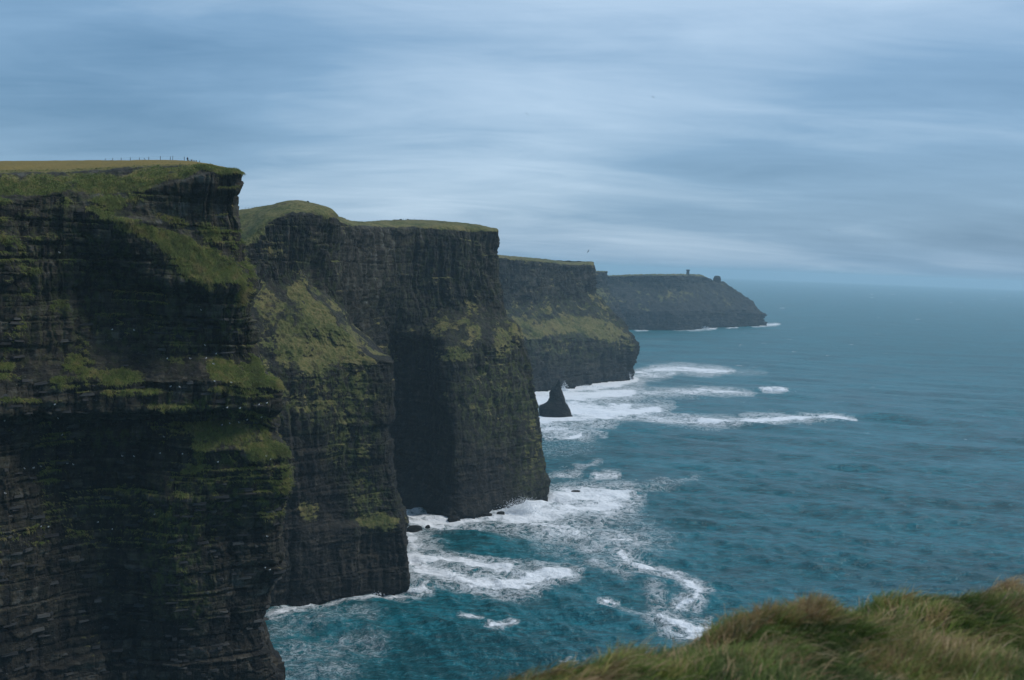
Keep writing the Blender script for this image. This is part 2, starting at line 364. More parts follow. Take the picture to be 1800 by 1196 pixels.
def near_cliff():
    tip = [(0,500),(30,498),(56,494),(61,486),(67,475),(72.7,467),(79,479),(89,483),(96.6,496),(107,496),(113,508),(117,508),(120,518),(130.6,516),(135.4,504),
           (138.5,489),(145,483),(147,490),(150,486),(152,484),(155,491),(158,487),(162,464),(166,456),(170,446),(178.5,440),(184,438),(191,442),(195,436),(198,429),(203,426),(208.6,424),(213,420)]
    cols = [-520, -160, 0, 110, 200, 290, 370]
    baseD = np.array([280, 315, 335, 348, 356, 363, 370, 380.])
    keys = [0, 60, 105, 120, 135, 146, 149, 158, 165, 175, 185, 190, 200, 208, 214]
    tab = [[0,0,2,4,6,4,0,0],[0,0,0,2,6,2,-2,0],[2,3,3,5,6,-3,-3,0],[3,5,5,8,8,-4,-8,0],[3,5,6,10,10,0,-9,-2],[4,4,6,8,8,5,1,1],
           [-1,-1,-3,-2,-3,-6,-9,-3],[0,0,-1,0,-1,-5,-9,-4],[3,3,4,6,6,4,2,0],[4,4,5,10,15,8,2,0],[4,4,5,11,16,7,0,0],[5,5,5,9,12,1,-5,0],
           [6,6,6,8,5,3,2,2],[8,8,7,7,2,7,7,2],[9,9,9,9,7,9,8,2]]
    rows = []
    for z, tp in tip:
        D = baseD + lerp_rows(keys, tab, z)
        rows.append([atz(p, z, D[j]) for j, p in enumerate(cols)] + [atz(tp, z, D[7])])
    # rock top, grassy lip, crest of the field, field beyond
    rows.append([at(-520,360,298), at(-160,352,336), at(0,346,347), at(110,343,358), at(200,338,366), at(290,325,372), at(370,309,379), at(419,306,383)])
    rows.append([at(-520,316,308), at(-160,310,348), at(0,306,359), at(110,304,370), at(200,299,378), at(290,293,385), at(362,293,389), at(417,302,388)])
    rows.append([at(-520,294,370), at(-160,289,430), at(0,287,440), at(110,286,448), at(200,286,452), at(288,285.3,440), at(350,287.5,420), at(405,300,402)])
    rows.append([beyond(r, 70, -3.0) for r in rows[-1]])
    rt = len(rows) - 3
    bl = [(240,400,52,16,14,1),(310,430,62,24,26,1),(365,470,72,34,16,1),(420,508,24,34,0,.95),(300,380,48,16,22,.6),(375,405,40,12,20,.5),
          (60,326,120,22,0,.74),(170,322,90,20,0,.72),(280,308,90,15,-8,.72),(380,303,60,6,8,.8),(100,355,40,22,10,.45),(210,350,60,18,0,.5),
          (20,425,34,13,10,.55),(55,372,34,12,10,.5),(85,420,36,9,8,.5),(115,468,24,11,0,.62),(45,475,26,9,0,.5),(40,515,30,18,-20,.5),(100,542,24,17,0,.6),(25,580,30,14,-20,.5),
          (160,575,28,16,30,.5),(190,600,34,12,0,.45),(40,560,22,12,0,.45),(8,495,12,10,0,.55),(120,672,52,16,0,.62),(205,660,48,22,0,.75),(320,600,50,14,0,.35),(392,650,36,24,0,.95),(440,668,60,18,0,1),
          (482,672,26,16,20,1),(420,690,66,8,0,1),(60,702,90,7,0,.62),(230,690,70,8,0,.7),(455,640,12,26,-20,.8),(460,732,38,9,0,.75),(470,795,46,24,0,.9),(492,842,26,36,0,.8),
          (410,762,40,20,0,.5),(370,790,18,36,0,.4),(420,850,60,30,0,.42),(340,828,40,12,-10,.5),(305,900,36,50,0,.42),(440,760,60,60,0,.45),(350,870,60,60,0,.42),(300,980,40,70,0,.36),(360,770,30,60,0,.45),(470,900,30,30,0,.4),(250,720,120,14,0,.42),(330,1050,40,50,0,.3)]
    li = [(160,480,220,170,0,.32),(410,770,70,60,0,.7),(480,850,50,60,0,.8),(300,960,60,120,0,.65),(380,880,70,60,0,.6),(340,1040,50,60,0,.45),(330,600,60,40,0,.5),(400,560,50,50,0,.5),(200,770,60,20,0,.4),(340,712,80,16,0,.7)]
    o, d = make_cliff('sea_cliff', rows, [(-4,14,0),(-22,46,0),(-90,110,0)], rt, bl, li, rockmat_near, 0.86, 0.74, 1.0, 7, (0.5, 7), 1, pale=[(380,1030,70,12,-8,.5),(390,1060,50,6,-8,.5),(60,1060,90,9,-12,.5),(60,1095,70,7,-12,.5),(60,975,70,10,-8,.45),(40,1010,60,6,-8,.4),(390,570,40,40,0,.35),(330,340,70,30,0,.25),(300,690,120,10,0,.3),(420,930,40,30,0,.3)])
    tag(o, 'nearest dark sea cliff on the left, banded rock with grassy ledges and a straw field on top', 'cliff', kind='structure')
    CL[1] = (o, d)

def second_cliff():
    A, rows = [], []
    #   z    A         B         C         D         S(spur tip)  I          W(wall corner)
    T = [(0,   (330,600),(430,618),(520,638),(630,662),(722,678),(716,705),(700,740)),
         (13,  (330,601),(430,619),(520,639),(630,663),(718,679),(712,705),(697,741)),
         (30,  (330,604),(430,621),(520,641),(630,665),(714,681),(706,706),(690,742)),
         (40,  (330,606),(430,622),(520,642),(628,667),(709,682),(703,707),(688,744)),
         (47,  (330,607),(430,624),(520,644),(622,671),(704,685),(698,709),(685,745)),
         (63,  (330,610),(430,627),(520,647),(618,674),(694,688),(690,711),(680,747)),
         (83,  (330,613),(430,630),(520,649),(612,673),(686,689),(684,713),(675,749)),
         (97,  (330,615),(430,632),(520,650),(610,672),(683,690),(682,714),(674,751)),
         (101, (330,616),(430,632),(520,650),(610,671),(693,690),(690,714),(680,752)),
         (120, (330,619),(430,638),(520,656),(606,675),(694,692),(688,718),(678,755)),
         (137, (330,622),(430,646),(518,664),(600,680),(692,694),(684,722),(672,760)),
         (140, (330,624),(430,648),(517,667),(595,682),(650,692),(662,728),(660,765)),
         (147, (330,628),(430,653),(514,671),(580,686),(622,694),(636,734),(640,765)),
         (156, (330,634),(430,660),(505,676),(565,688),(608,697),(612,738),(614,762)),
         (166, (330,640),(430,668),(500,686),(550,696),(588,702),(596,740),(600,759)),
         (174, (330,645),(430,676),(492,696),(530,704),(563,707),(578,738),(594,756)),
         (182, (330,650),(430,682),(486,704),(515,711),(536,714),(560,734),(591,753)),
         (191, (330,656),(430,688),(480,707),(510,716),(533,722),(558,735),(590,751))]
    rows = [[atz(p, z, D) for p, D in r] for z, *r in T]
    rows.append([at(330,468,690), at(430,429,700), at(470,394,711), at(518,379,719), at(550,379,726), at(575,384,736), at(592,387,749)])
    rows.append([at(330,410,720), at(428,402,722), at(468,378,724), at(515,366,730), at(551,365,736), at(577,372,744), at(594,380,752)])
    rows.append([at(330,388,765), at(428,368,768), at(470,362,768), at(517,352,764), at(551,358,760), at(577,364,758), at(593,377,757)])
    rows.append([beyond(r, 50, -3.5) for r in rows[-1]])
    bl = [(440,400,46,26,-38,1),(520,363,90,11,0,1),(575,372,22,9,25,.9),(548,536,30,13,45,.9),(580,578,32,14,48,.95),(612,618,36,14,45,.95),(640,634,26,8,10,.9),(525,520,24,22,0,.72),(558,556,54,30,42,.72),(592,600,60,34,40,.74),(520,575,46,34,20,.6),(480,545,40,46,0,.42),(625,632,34,10,15,1),
          (540,620,70,40,10,.7),(565,690,120,50,0,.46),(610,790,60,60,0,.42),(640,870,36,60,0,.5),(662,915,48,20,10,.85),(540,895,26,22,0,.6),(612,720,32,60,0,.38),(540,700,30,40,0,.35),(660,700,34,50,0,.3),(490,430,30,30,0,.35),(600,800,30,40,0,.35)]
    li = [(560,500,130,110,0,.3),(560,690,110,70,0,.6),(620,770,50,90,0,.7),(650,880,50,60,0,.7)]
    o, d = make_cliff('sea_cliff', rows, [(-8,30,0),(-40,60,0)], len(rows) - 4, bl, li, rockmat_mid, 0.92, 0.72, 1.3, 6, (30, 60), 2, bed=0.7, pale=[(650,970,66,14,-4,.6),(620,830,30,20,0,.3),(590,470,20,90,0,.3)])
    tag(o, 'second sea cliff from the left with a green spur and a rounded grassy knoll on top', 'cliff', kind='structure')
    CL[2] = (o, d)

def third_cliff():
    T = [(0,   (590,790),(648,850),(688,905),(735,905),(800,873),(892,920),(966,985)),
         (13,  (590,790),(648,856),(692,930),(740,925),(800,880),(890,925),(962,987)),
         (33,  (590,790),(650,858),(694,952),(744,940),(800,886),(886,929),(955,989)),
         (55,  (590,790),(650,860),(696,965),(746,950),(800,891),(882,932),(948,991)),
         (72,  (590,790),(650,858),(694,966),(748,954),(795,897),(878,935),(944,992)),
         (91,  (590,789),(650,856),(692,966),(748,955),(792,903),(876,938),(937,993)),
         (111, (590,788),(650,853),(690,962),(746,954),(788,910),(873,942),(931,994)),
         (132, (590,787),(650,850),(690,955),(742,950),(785,916),(870,946),(919,996)),
         (137, (590,786),(648,847),(690,938),(740,938),(785,921),(868,949),(917,997)),
         (147, (588,784),(642,842),(689,928),(739,942),(785,940),(858,962),(908,1000)),
         (154, (587,783),(639,840),(688,922),(738,944),(785,952),(850,970),(889,1004)),
         (169, (586,782),(635,836),(685,912),(735,946),(785,960),(842,980),(880,1006)),
         (180, (586,781),(633,833),(682,908),(732,946),(785,961),(838,982),(876,1007)),
         (193, (586,780),(632,831),(680,906),(730,945),(785,962),(836,983),(873,1007)),
         (203, (586,780),(631,830),(679,906),(730,946),(785,963),(835,984),(874,1008)),
         (214, (587,780),(630,830),(678,906),(730,947),(785,964),(835,985),(875,1008))]
    rows = [[atz(p, z, D) for p, D in r] for z, *r in T]
    rows.append([at(588,390,782), at(626,397,834), at(680,401,908), at(730,402,948), at(785,402,966), at(835,405,987), at(876.5,408,1009)])
    rows.append([at(588,384,800), at(622,392,855), at(680,393.5,930), at(728,393,966), at(785,393.5,978), at(835,398.5,995), at(876,404.5,1011)])
    rows.append([at(590,379,830), at(619,388.5,880), at(682,388,980), at(720,387,1010), at(769,388,1016), at(834,395,1018), at(873,401.5,1016)])
    rows.append([beyond(r, 60, -4.0) for r in rows[-1]])
    bl = [(790,397,110,9,4,.9),(610,387,26,9,20,.8),(800,622,36,15,0,.8),(895,600,34,40,40,.55),(860,700,90,60,0,.3),(640,622,28,20,30,.7),(675,622,32,16,20,.6),(930,770,20,90,0,.42),(720,590,40,20,0,.25)]
    li = [(780,520,130,120,0,.28),(880,700,90,90,0,.75),(930,800,40,90,0,.5),(800,760,50,80,0,.2)]
    o, d = make_cliff('sea_cliff', rows, [(-10,30,0),(-50,90,0),(-160,180,0)], len(rows) - 4, bl, li, rockmat_mid, 0.85, 0.75, 1.5, 6, (60, 90), 3, grass_gain=0.8, bed=0.4, pale=[(612,470,16,110,0,.6),(645,490,24,100,8,.6),(680,440,26,60,8,.45),(700,410,60,14,0,.4),(860,430,24,40,0,.25)])  # pale streaks on the gully wall also paint its sun-facing brightness into the colour
    tag(o, 'tall square topped sea cliff in the middle with a dark sea cave at its foot', 'cliff', kind='structure')
    CL[3] = (o, d)

def fourth_cliff():
    T = [(0,   (850,1690),(910,1745),(965,1815),(1035,1930),(1111,2069)),
         (14,  (850,1694),(910,1749),(965,1818),(1035,1933),(1113,2070)),
         (34,  (850,1700),(910,1754),(965,1822),(1035,1936),(1116,2072)),
         (55,  (850,1706),(910,1760),(965,1826),(1035,1938),(1117,2074)),
         (76,  (850,1712),(910,1766),(965,1830),(1034,1942),(1110,2077)),
         (88,  (850,1722),(910,1776),(964,1842),(1028,1954),(1103,2082)),
         (102, (850,1750),(910,1806),(962,1872),(1020,1978),(1094,2092)),
         (117, (850,1785),(910,1842),(960,1906),(1012,2004),(1077,2106)),
         (130, (850,1806),(910,1864),(958,1930),(1006,2026),(1068,2116)),
         (142, (850,1816),(910,1874),(957,1944),(1004,2040),(1060,2122)),
         (157, (850,1822),(909,1880),(956,1950),(1002,2048),(1046,2130)),
         (175, (850,1825),(908,1884),(956,1954),(1002,2052),(1042,2134)),
         (189, (850,1828),(907,1886),(956,1956),(1002,2054),(1041,2136))]
    rows = [[atz(p, z, D) for p, D in r] for z, *r in T]
    rows.append([at(850,452,1832), at(906,456,1890), at(958,461,1960), at(1004,466,2058), at(1044,467,2140)])
    rows.append([at(850,448,1870), at(905,452,1930), at(955,456,2000), at(1002,462,2090), at(1044,461,2146)])
    rows.append([at(850,446,1930), at(905,451,1990), at(955,455.5,2050), at(1002,461.5,2120), at(1036,460,2156)])
    rows.append([beyond(r, 90, -6.0) for r in rows[-1]])
    bl = [(930,580,60,24,0,.60),(1000,572,60,20,-5,.70),(1065,585,50,22,20,.68),(985,610,46,14,0,.45),(970,459,110,4,3,.7),(1062,540,16,30,-20,.35),(1095,600,20,24,0,.5)]
    li = [(1000,580,120,60,0,.6)]
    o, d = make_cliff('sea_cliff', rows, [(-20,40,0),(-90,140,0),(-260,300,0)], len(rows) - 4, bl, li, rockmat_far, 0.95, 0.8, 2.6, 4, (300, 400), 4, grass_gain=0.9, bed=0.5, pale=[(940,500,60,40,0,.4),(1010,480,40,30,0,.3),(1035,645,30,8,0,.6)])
    tag(o, 'fourth sea cliff, hazy, with a wide green slope below its sheer upper wall', 'cliff', kind='structure')
    CL[4] = (o, d)
    T = [(0, (960,3100),(1040,3180),(1098,3300)),(60,(960,3110),(1038,3190),(1092,3310)),(110,(960,3140),(1035,3220),(1078,3330)),(140,(960,3160),(1032,3240),(1070,3345)),(165,(960,3165),(1032,3245),(1068,3350))]
    rows = [[atz(p, z, D) for p, D in r] for z, *r in T]
    rows.append([at(960,472,3170), at(1032,477.5,3250), at(1068.5,479,3352)])
    rows.append([at(960,470,3200), at(1032,476,3280), at(1068,477,3360)])
    rows.append([beyond(r, 120, -6.0) for r in rows[-1]])
    o, d = make_cliff('sea_cliff', rows, [(-30,60,0),(-260,300,0)], len(rows) - 3, [(1050,520,40,20,30,.5)], [], rockmat_far, 1.0, 1.0, 3.0, 2, (300, 400), 6, grass_gain=0.8)
    tag(o, 'small flat topped cliff block peeping out between the fourth cliff and the far headland', 'cliff', kind='structure')

def far_headland():
    T = [(0,   (1000,3640),(1060,3690),(1115,3712),(1180,3764),(1250,4016),(1300,4200),(1341,4387)),
         (25,  (1000,3650),(1060,3698),(1115,3720),(1180,3772),(1250,4022),(1302,4206),(1341,4390)),
         (42,  (1000,3660),(1060,3706),(1115,3728),(1180,3780),(1249,4030),(1301,4212),(1339,4394)),
         (60,  (1000,3672),(1060,3716),(1115,3738),(1180,3790),(1247,4040),(1299,4222),(1333,4398)),
         (80,  (1000,3700),(1060,3740),(1115,3765),(1177,3820),(1240,4070),(1290,4250),(1324,4404)),
         (100, (1000,3740),(1060,3785),(1115,3812),(1172,3858),(1230,4105),(1278,4285),(1313,4408)),
         (118, (1000,3780),(1060,3830),(1115,3858),(1168,3890),(1222,4130),(1266,4310),(1302,4414)),
         (132, (1000,3800),(1060,3856),(1115,3886),(1166,3908),(1216,4142),(1254,4325),(1291,4418)),
         (147, (1000,3815),(1060,3872),(1115,3902),(1165,3918),(1211,4148),(1245,4335),(1281,4424)),
         (156, (1000,3822),(1060,3880),(1115,3908),(1165,3924),(1208,4150),(1240,4340),(1274,4430))]
    rows = [[atz(p, z, D) for p, D in r] for z, *r in T]
    rows.append([at(1000,484,3835), at(1060,486,3890), at(1115,485,3916), at(1165,485,3932), at(1206,485,4155), at(1236,487,4345), at(1258,497,4436)])
    rows.append([at(1000,482,3900), at(1060,484.5,3950), at(1115,482.5,3980), at(1165,482,4000), at(1205,482,4190), at(1228,482.5,4370), at(1252,496,4450)])
    rows.append([beyond(r, 200, -8.0) for r in rows[-1]])
    bl = [(1190,520,50,16,0,.36),(1100,532,60,8,20,.3),(1270,528,40,14,30,.3),(1120,483,90,2,0,.5)]
    o, d = make_cliff('sea_cliff', rows, [(-60,120,0),(-300,400,0),(-900,800,0)], len(rows) - 3, bl, [], rockmat_far, 1.0, 1.2, 4.6, 6, (400, 500), 5, grass_gain=0.5)
    tag(o, 'farthest blue headland sloping down to the open sea under the little tower', 'cliff', kind='structure')
    CL[5] = (o, d)

near_cliff(); second_cliff(); third_cliff(); fourth_cliff(); far_headland()

# ------------------------------------------------------------------ sea
FOAM = [  # (points in the photograph, half-width, strength)
    ([(705,897),(735,905),(770,912),(800,920)], 9, .8), ([(722,915),(760,920),(830,915),(890,905)], 10, .75), ([(890,903),(930,893),(970,880),(1010,872),(1060,872),(1092,870)], 12, .95),
    ([(905,915),(960,905),(1020,892),(1075,888)], 15, .85), ([(940,925),(985,932),(1020,938)], 12, .7), ([(1020,930),(1050,925),(1075,900)], 10, .5),
    ([(718,940),(730,965),(735,985)], 14, .7), ([(725,985),(770,983),(810,988),(850,995),(890,1000)], 9, .9), ([(740,1000),(790,1010),(840,1022),(890,1028),(930,1032)], 11, .85),
    ([(880,1020),(940,1015),(995,1010)], 8, .95), ([(930,1000),(1000,1003)], 8, .5), ([(725,1035),(745,1032)], 6, 1), ([(640,1042),(680,1038),(722,1040)], 4, .9),
    ([(862,1094),(880,1096),(903,1087)], 2.8, .8), ([(810,1078),(840,1080)], 3, .7), ([(476,1083),(520,1072),(587,1058),(650,1046),(724,1041)], 5, .62), ([(470,1115),(520,1095),(580,1085),(640,1080)], 12, .36),
    ([(480,1160),(560,1140),(640,1130)], 16, .36), ([(480,1185),(600,1180)], 14, .38),
    ([(1090,970),(1110,985),(1150,998),(1185,1012),(1205,1025),(1228,1042)], 7, .85), ([(1228,1042),(1222,1058),(1195,1060)], 6, .8), ([(1165,1080),(1190,1095),(1215,1108),(1245,1108)], 10, .85),
    ([(1075,945),(1100,950),(1120,955)], 10, .6), ([(1030,960),(1060,955)], 8, .5), ([(1050,985),(1070,1000)], 8, .5), ([(1080,1005),(1100,1015)], 6, .5), ([(1150,1035),(1160,1062)], 6, .5), ([(1100,1070),(1165,1080)], 5, .45),
    ([(1060,1055),(1080,1060)], 3, .7), ([(1220,1078),(1245,1082)], 3, .6), ([(980,955),(1050,965)], 16, .38), ([(1110,925),(1140,950)], 18, .38),
    ([(942,692),(990,686),(1040,680),(1085,674),(1112,667)], 7, 1), ([(1112,655),(1160,650),(1200,648),(1235,652),(1290,652)], 5, .85), ([(1112,662),(1150,660),(1190,655)], 5, .7), ([(950,702),(1000,698),(1060,694),(1105,690)], 10, .9), ([(1100,690),(1180,690),(1250,687),(1330,692)], 4.5, .75),
    ([(1005,712),(1050,718),(1100,716)], 8, .8), ([(1005,722),(1060,728),(1110,724),(1150,722)], 8, .95), ([(950,738),(1000,735),(1060,735)], 9, .85), ([(1100,715),(1150,712),(1190,715)], 5, .6),
    ([(1120,732),(1180,738),(1240,741),(1300,738)], 6, .7), ([(1230,740),(1290,741),(1340,738),(1400,735),(1460,733),(1503,736)], 3.6, 1), ([(1300,730),(1380,728)], 3, .6), ([(1200,748),(1280,752)], 4, .45),
    ([(950,752),(985,758),(1020,763)], 9, .62), ([(965,770),(1000,769),(1020,763)], 3.2, .9), ([(1040,757),(1060,765)], 3, .6), ([(1048,836),(1082,835)], 3.4, .8), ([(1015,825),(1050,812)], 3, .5), ([(970,835),(1010,832)], 4, .6),
    ([(1335,684),(1345,683)], 1.5, .8), ([(1340,686),(1360,686),(1384,687)], 2.2, 1), ([(1140,855),(1165,850)], 6, .4), ([(1190,850),(1220,840)], 4, .35), 
    ([(1115,580),(1140,580)], 1.4, .8), ([(1180,580),(1205,579),(1250,577)], 1.4, .7), ([(1205,579),(1240,576),(1260,577)], 2.2, 1), ([(1275,577),(1300,576)], 1.3, .8), ([(1322,574),(1342,572),(1372,570)], 1.5, .9),
    ([(1230,650),(1300,655),(1350,655)], 4, .35), ([(1120,600),(1180,600)], 3, .2), ([(960,790),(1020,785)], 12, .3), ([(980,860),(1040,850)], 8, .4)]
g_ = np.random.default_rng(77)
for i_ in range(70):      # scattered whitecaps on the open sea
    fy = 515 + 130 * g_.random() ** 1.6 if i_ < 52 else 650 + 300 * g_.random(); fx = g_.uniform(1360, 1795) if fy < 600 else g_.uniform(1250, 1795); fw = g_.uniform(4, 11) + (fy - 500) * 0.02
    FOAM.append(([(fx, fy), (fx + fw, fy + g_.normal() * 0.4)], g_.uniform(0.6, 1.0), g_.uniform(0.45, 0.85)))
def make_sea():
    az_in = np.radians(np.linspace(-15.0, 27.5, 800))
    az_l = np.radians(np.linspace(-175, -15.5, 40)); az_r = np.radians(np.linspace(28.2, 180, 40))
    az = np.concatenate([az_l, az_in, az_r]); nu = len(az)
    dip = np.concatenate([np.linspace(1.4, 0.40, 10), np.linspace(0.395, 0.0075, 540)])
    r = EYE / dip; r = np.concatenate([[1.0], r, [33000.0]]); r[1] = 150; nv = len(r)
    Rg, Ag = np.meshgrid(r, az, indexing='ij'); Rg = Rg.ravel(); Ag = Ag.ravel()
    P = np.stack([Rg * np.sin(Ag), Rg * np.cos(Ag), np.zeros_like(Rg)], 1)
    dr = np.gradient(r); sp = np.repeat(dr, nu)                                   # local radial spacing
    g = np.random.default_rng(21); hgt = np.zeros(len(P))
    warp = fbm(P, 160, 2) * 14
    for i in range(46):
        lam = 6.5 * (22 ** (i / 45)); th = math.radians(200 + g.normal() * (34 if lam < 40 else 17)); k = 2 * math.pi / lam
        a = 0.040 * lam ** 0.64 * g.uniform(0.6, 1.2)
        ph = k * (P[:, 0] * math.sin(th) + P[:, 1] * math.cos(th) + warp * min(1, lam / 60)) + g.uniform(0, 6.28)
        fade = np.clip(lam / (3.2 * sp) - 0.6, 0, 1)
        amp_ = a * fade * (0.65 + 0.7 * np.clip(fbm(P[:, [1, 0, 2]], lam * 4, 1, off=i * 3.3) + 0.5, 0, 1.2)) if i % 3 == 0 else a * fade
        hgt += amp_ * (np.exp(1.1 * (np.sin(ph) - 1)) * 1.8 - 0.8)
    for lam, th, a in ((150, 196, 1.1), (105, 207, 0.8), (78, 188, 0.6)):      # long swell rolling in
        th = math.radians(th); ph = 2 * math.pi / lam * (P[:, 0] * math.sin(th) + P[:, 1] * math.cos(th) + 2.2 * warp)
        hgt += a * np.clip(lam / (3.2 * sp) - 0.6, 0, 1) * (np.exp(1.3 * (np.sin(ph) - 1)) * 1.9 - 0.8) * np.clip(0.6 + fbm(P, 320, 2, off=lam), 0.1, 1.5)
    hgt += 0.6 * fbm(P * np.array([0.7, 1, 1]), 10, 4, gain=0.65) * np.clip(3.5 / sp, 0, 1)
    px, py, w = project(P)
    vis = w > 100
    mask = np.zeros(len(P)); soft = np.zeros(len(P))
    jx = px + 7 * fbm(P, 26, 3, off=2.2) * np.clip(900 / np.maximum(w, 1), 0, 2); jy = py + 5 * fbm(P, 20, 3, off=9.2) * np.clip(900 / np.maximum(w, 1), 0, 1.6)
    for pts, hw, st in FOAM:
        st = st * 1.14 if hw > 2.5 and st > 0.45 and pts[0][0] < 1085 else st
        pts = np.array(pts, float); lo = pts.min(0) - hw * 4; hi = pts.max(0) + hw * 4
        m = np.where(vis & (jx > lo[0]) & (jx < hi[0]) & (jy > lo[1]) & (jy < hi[1]))[0]
        if not len(m): continue
        best = np.full(len(m), 1e9); seg = np.linalg.norm(np.diff(pts, axis=0), axis=1); tot = seg.sum(); run = 0.0
        for (a, b), sl_ in zip(zip(pts[:-1], pts[1:]), seg):
            ab = b - a; t = np.clip(((jx[m] - a[0]) * ab[0] + (jy[m] - a[1]) * ab[1]) / (ab @ ab), 0, 1)
            # wider along the line of sight's horizontal: the sea is seen at a slant
            q = (run + t * sl_) / tot; taper = 1.0 if pts[:, 1].mean() > 760 or pts[0, 0] < 1100 else np.clip(np.minimum(q, 1 - q) / 0.22, 0, 1) ** 0.6 * 0.8 + 0.28; run += sl_
            best = np.minimum(best, np.hypot((jx[m] - a[0] - t * ab[0]) * 0.55, jy[m] - a[1] - t * ab[1]) / taper)
        mask[m] = np.maximum(mask[m], st * (1 - sstep(0.1, 1.9, best / hw)))
        if hw > 1.3: soft[m] = np.maximum(soft[m], st * (1 - sstep(0.2, 3.4, best / hw)))
    # swell standing against the foot of the cliffs, and the single breaker
    def ridge(x, y, rx, ry, a):
        return a * np.exp(-(((px - x) / rx) ** 2 + ((py - y) / ry) ** 2))
    hgt += np.where(vis, ridge(845, 948, 75, 14, 3.2) + ridge(930, 935, 60, 9, 2.2) + ridge(650, 1058, 60, 14, 2.0) + ridge(1358, 685, 34, 2.2, 4.5) + ridge(600, 1100, 70, 14, 1.4) + ridge(985, 1030, 40, 10, 1.8) + ridge(940, 890, 40, 6, 1.6), 0)
    P[:, 2] = hgt
    P[:nu, 2] = 0
    me = mesh_grid('sea', P, nu, nv, dict(foam=mask, soft=soft, chop=np.clip(0.16 + 0.26 * sstep(500, 3500, Rg), 0, 1)), wrap=True)
    t = NT('sea_water'); p = t.pos()
    foam, sf = t.attr('foam'), t.attr('soft')
    n1 = t.noise(0.085, 7, 0.68, p, 0.6); n2 = t.noise(0.23, 6, 0.72, p, 1.0)
    lace = t.math('SUBTRACT', 1.0, t.sstep(0.0, 0.075, t.math('ABSOLUTE', t.math('SUBTRACT', n1, 0.5))))
    lace2 = t.math('SUBTRACT', 1.0, t.sstep(0.0, 0.05, t.math('ABSOLUTE', t.math('SUBTRACT', n2, 0.5))))
    n3 = t.noise(0.05, 6, 0.7, t.pos(0.5, 1.0, 1.0), 0.5)
    solid = t.sstep(0.50, 0.86, t.math('ADD', foam, t.math('ADD', t.math('MULTIPLY', t.math('SUBTRACT', n2, 0.5), 1.3), t.math('MULTIPLY', t.math('SUBTRACT', n3, 0.5), 1.3))))
    lac = t.math('MULTIPLY', t.math('MAXIMUM', lace, t.math('MULTIPLY', lace2, 0.8)), t.sstep(0.12, 0.75, t.math('ADD', sf, t.math('MULTIPLY', t.math('SUBTRACT', n2, 0.5), 0.9))))
    capn = t.noise(0.014, 6, 0.72, t.pos(0.45, 1.0, 1.0), 0.3)
    caps = t.math('MULTIPLY', t.sstep(0.675, 0.72, capn), 0.75)
    F = t.math('MAXIMUM', t.math('MAXIMUM', t.math('MULTIPLY', solid, t.math('ADD', 0.80, t.math('MULTIPLY', n1, 0.4))), t.math('MULTIPLY', lac, 0.85)), caps, clamp=True)
    streak = t.noise(0.010, 5, 0.6, t.pos(0.5, 1.0, 1.0), 0.4)
    fs = t.noise(0.20, 6, 0.76, t.pos(0.30, 1.0, 1.0), 0.3)
    deep = t.mix(t.sstep(0.40, 0.61, t.math('ADD', t.math('MULTIPLY', streak, 0.3), t.math('MULTIPLY', fs, 0.7))), (0.002, 0.054, 0.062), (0.006, 0.152, 0.184))
    water = t.mix(t.math('MULTIPLY', sf, 0.45), deep, (0.05, 0.22, 0.25))
    t.l(t.mix(F, water, (0.84, 0.86, 0.88)), t.b.inputs['Base Color'])
    t.l(t.math('ADD', t.attr('chop'), t.math('MULTIPLY', F, 0.5)), t.b.inputs['Roughness'])
    t.b.inputs['IOR'].default_value = 1.333
    ch = t.math('ADD', t.math('ADD', t.math('MULTIPLY', t.noise(0.16, 5, 0.65, t.pos(0.6, 1.0, 1.0), 0.4), 1.6), t.math('MULTIPLY', t.noise(0.55, 4, 0.65, t.pos(0.7, 1.0, 1.0)), 0.5)), t.math('MULTIPLY', F, 0.5))
    t.bump(ch, 1.0, 1.7)
    o = link('sea', me, t.m); tag(o, 'choppy teal ocean with white surf washing round the foot of the cliffs', 'sea', kind='structure')
    return o
make_sea()

# ------------------------------------------------------------------ grassy bank at the photographer's feet
EDGE = np.array([(-9, 2.2), (-3.0, 2.6), (-0.9, 3.5), (-0.12, 4.5), (0.35, 5.0), (0.95, 5.5), (1.62, 6.1), (2.2, 6.4), (2.9, 6.7), (4.2, 6.9), (7, 7.4), (14, 7.6)], float)
HUM = []     # x, y, radius, height
def bank_height(x, y):
    best = np.full(x.shape, 1e9); sgn = np.ones(x.shape)
    for a, b in zip(EDGE[:-1], EDGE[1:]):
        ab = b - a; t = np.clip(((x - a[0]) * ab[0] + (y - a[1]) * ab[1]) / (ab @ ab), 0, 1)
        dx, dy = x - a[0] - t * ab[0], y - a[1] - t * ab[1]; d = np.hypot(dx, dy)
        s = np.where(ab[0] * dy - ab[1] * dx > 0, -1.0, 1.0); m = d < best
        best = np.where(m, d, best); sgn = np.where(m, s, sgn)
    s = best * sgn                                                # inside positive
    P = np.stack([x.ravel(), y.ravel(), np.zeros(x.size)], 1)
    z = EYE - 1.835 - 0.040 * np.clip(x, -2, 4) + 0.10 * fbm(P, 1.5, 3).reshape(x.shape) + 0.09 * fbm(P, 0.55, 2, off=4).reshape(x.shape)
    z += 0.05 * np.exp(-((s - 0.35) / 0.35) ** 2)
    out = np.maximum(-s, 0)
    z -= 0.5 * out + 0.9 * out ** 2 * (out < 1.5) + (out >= 1.5) * (2.025 + (out - 1.5) * 9.0)
    for hx, hy, hr, hh in HUM: z += hh * np.exp(-((x - hx) ** 2 + (y - hy) ** 2) / hr ** 2)
    return np.maximum(z, -2.0), s
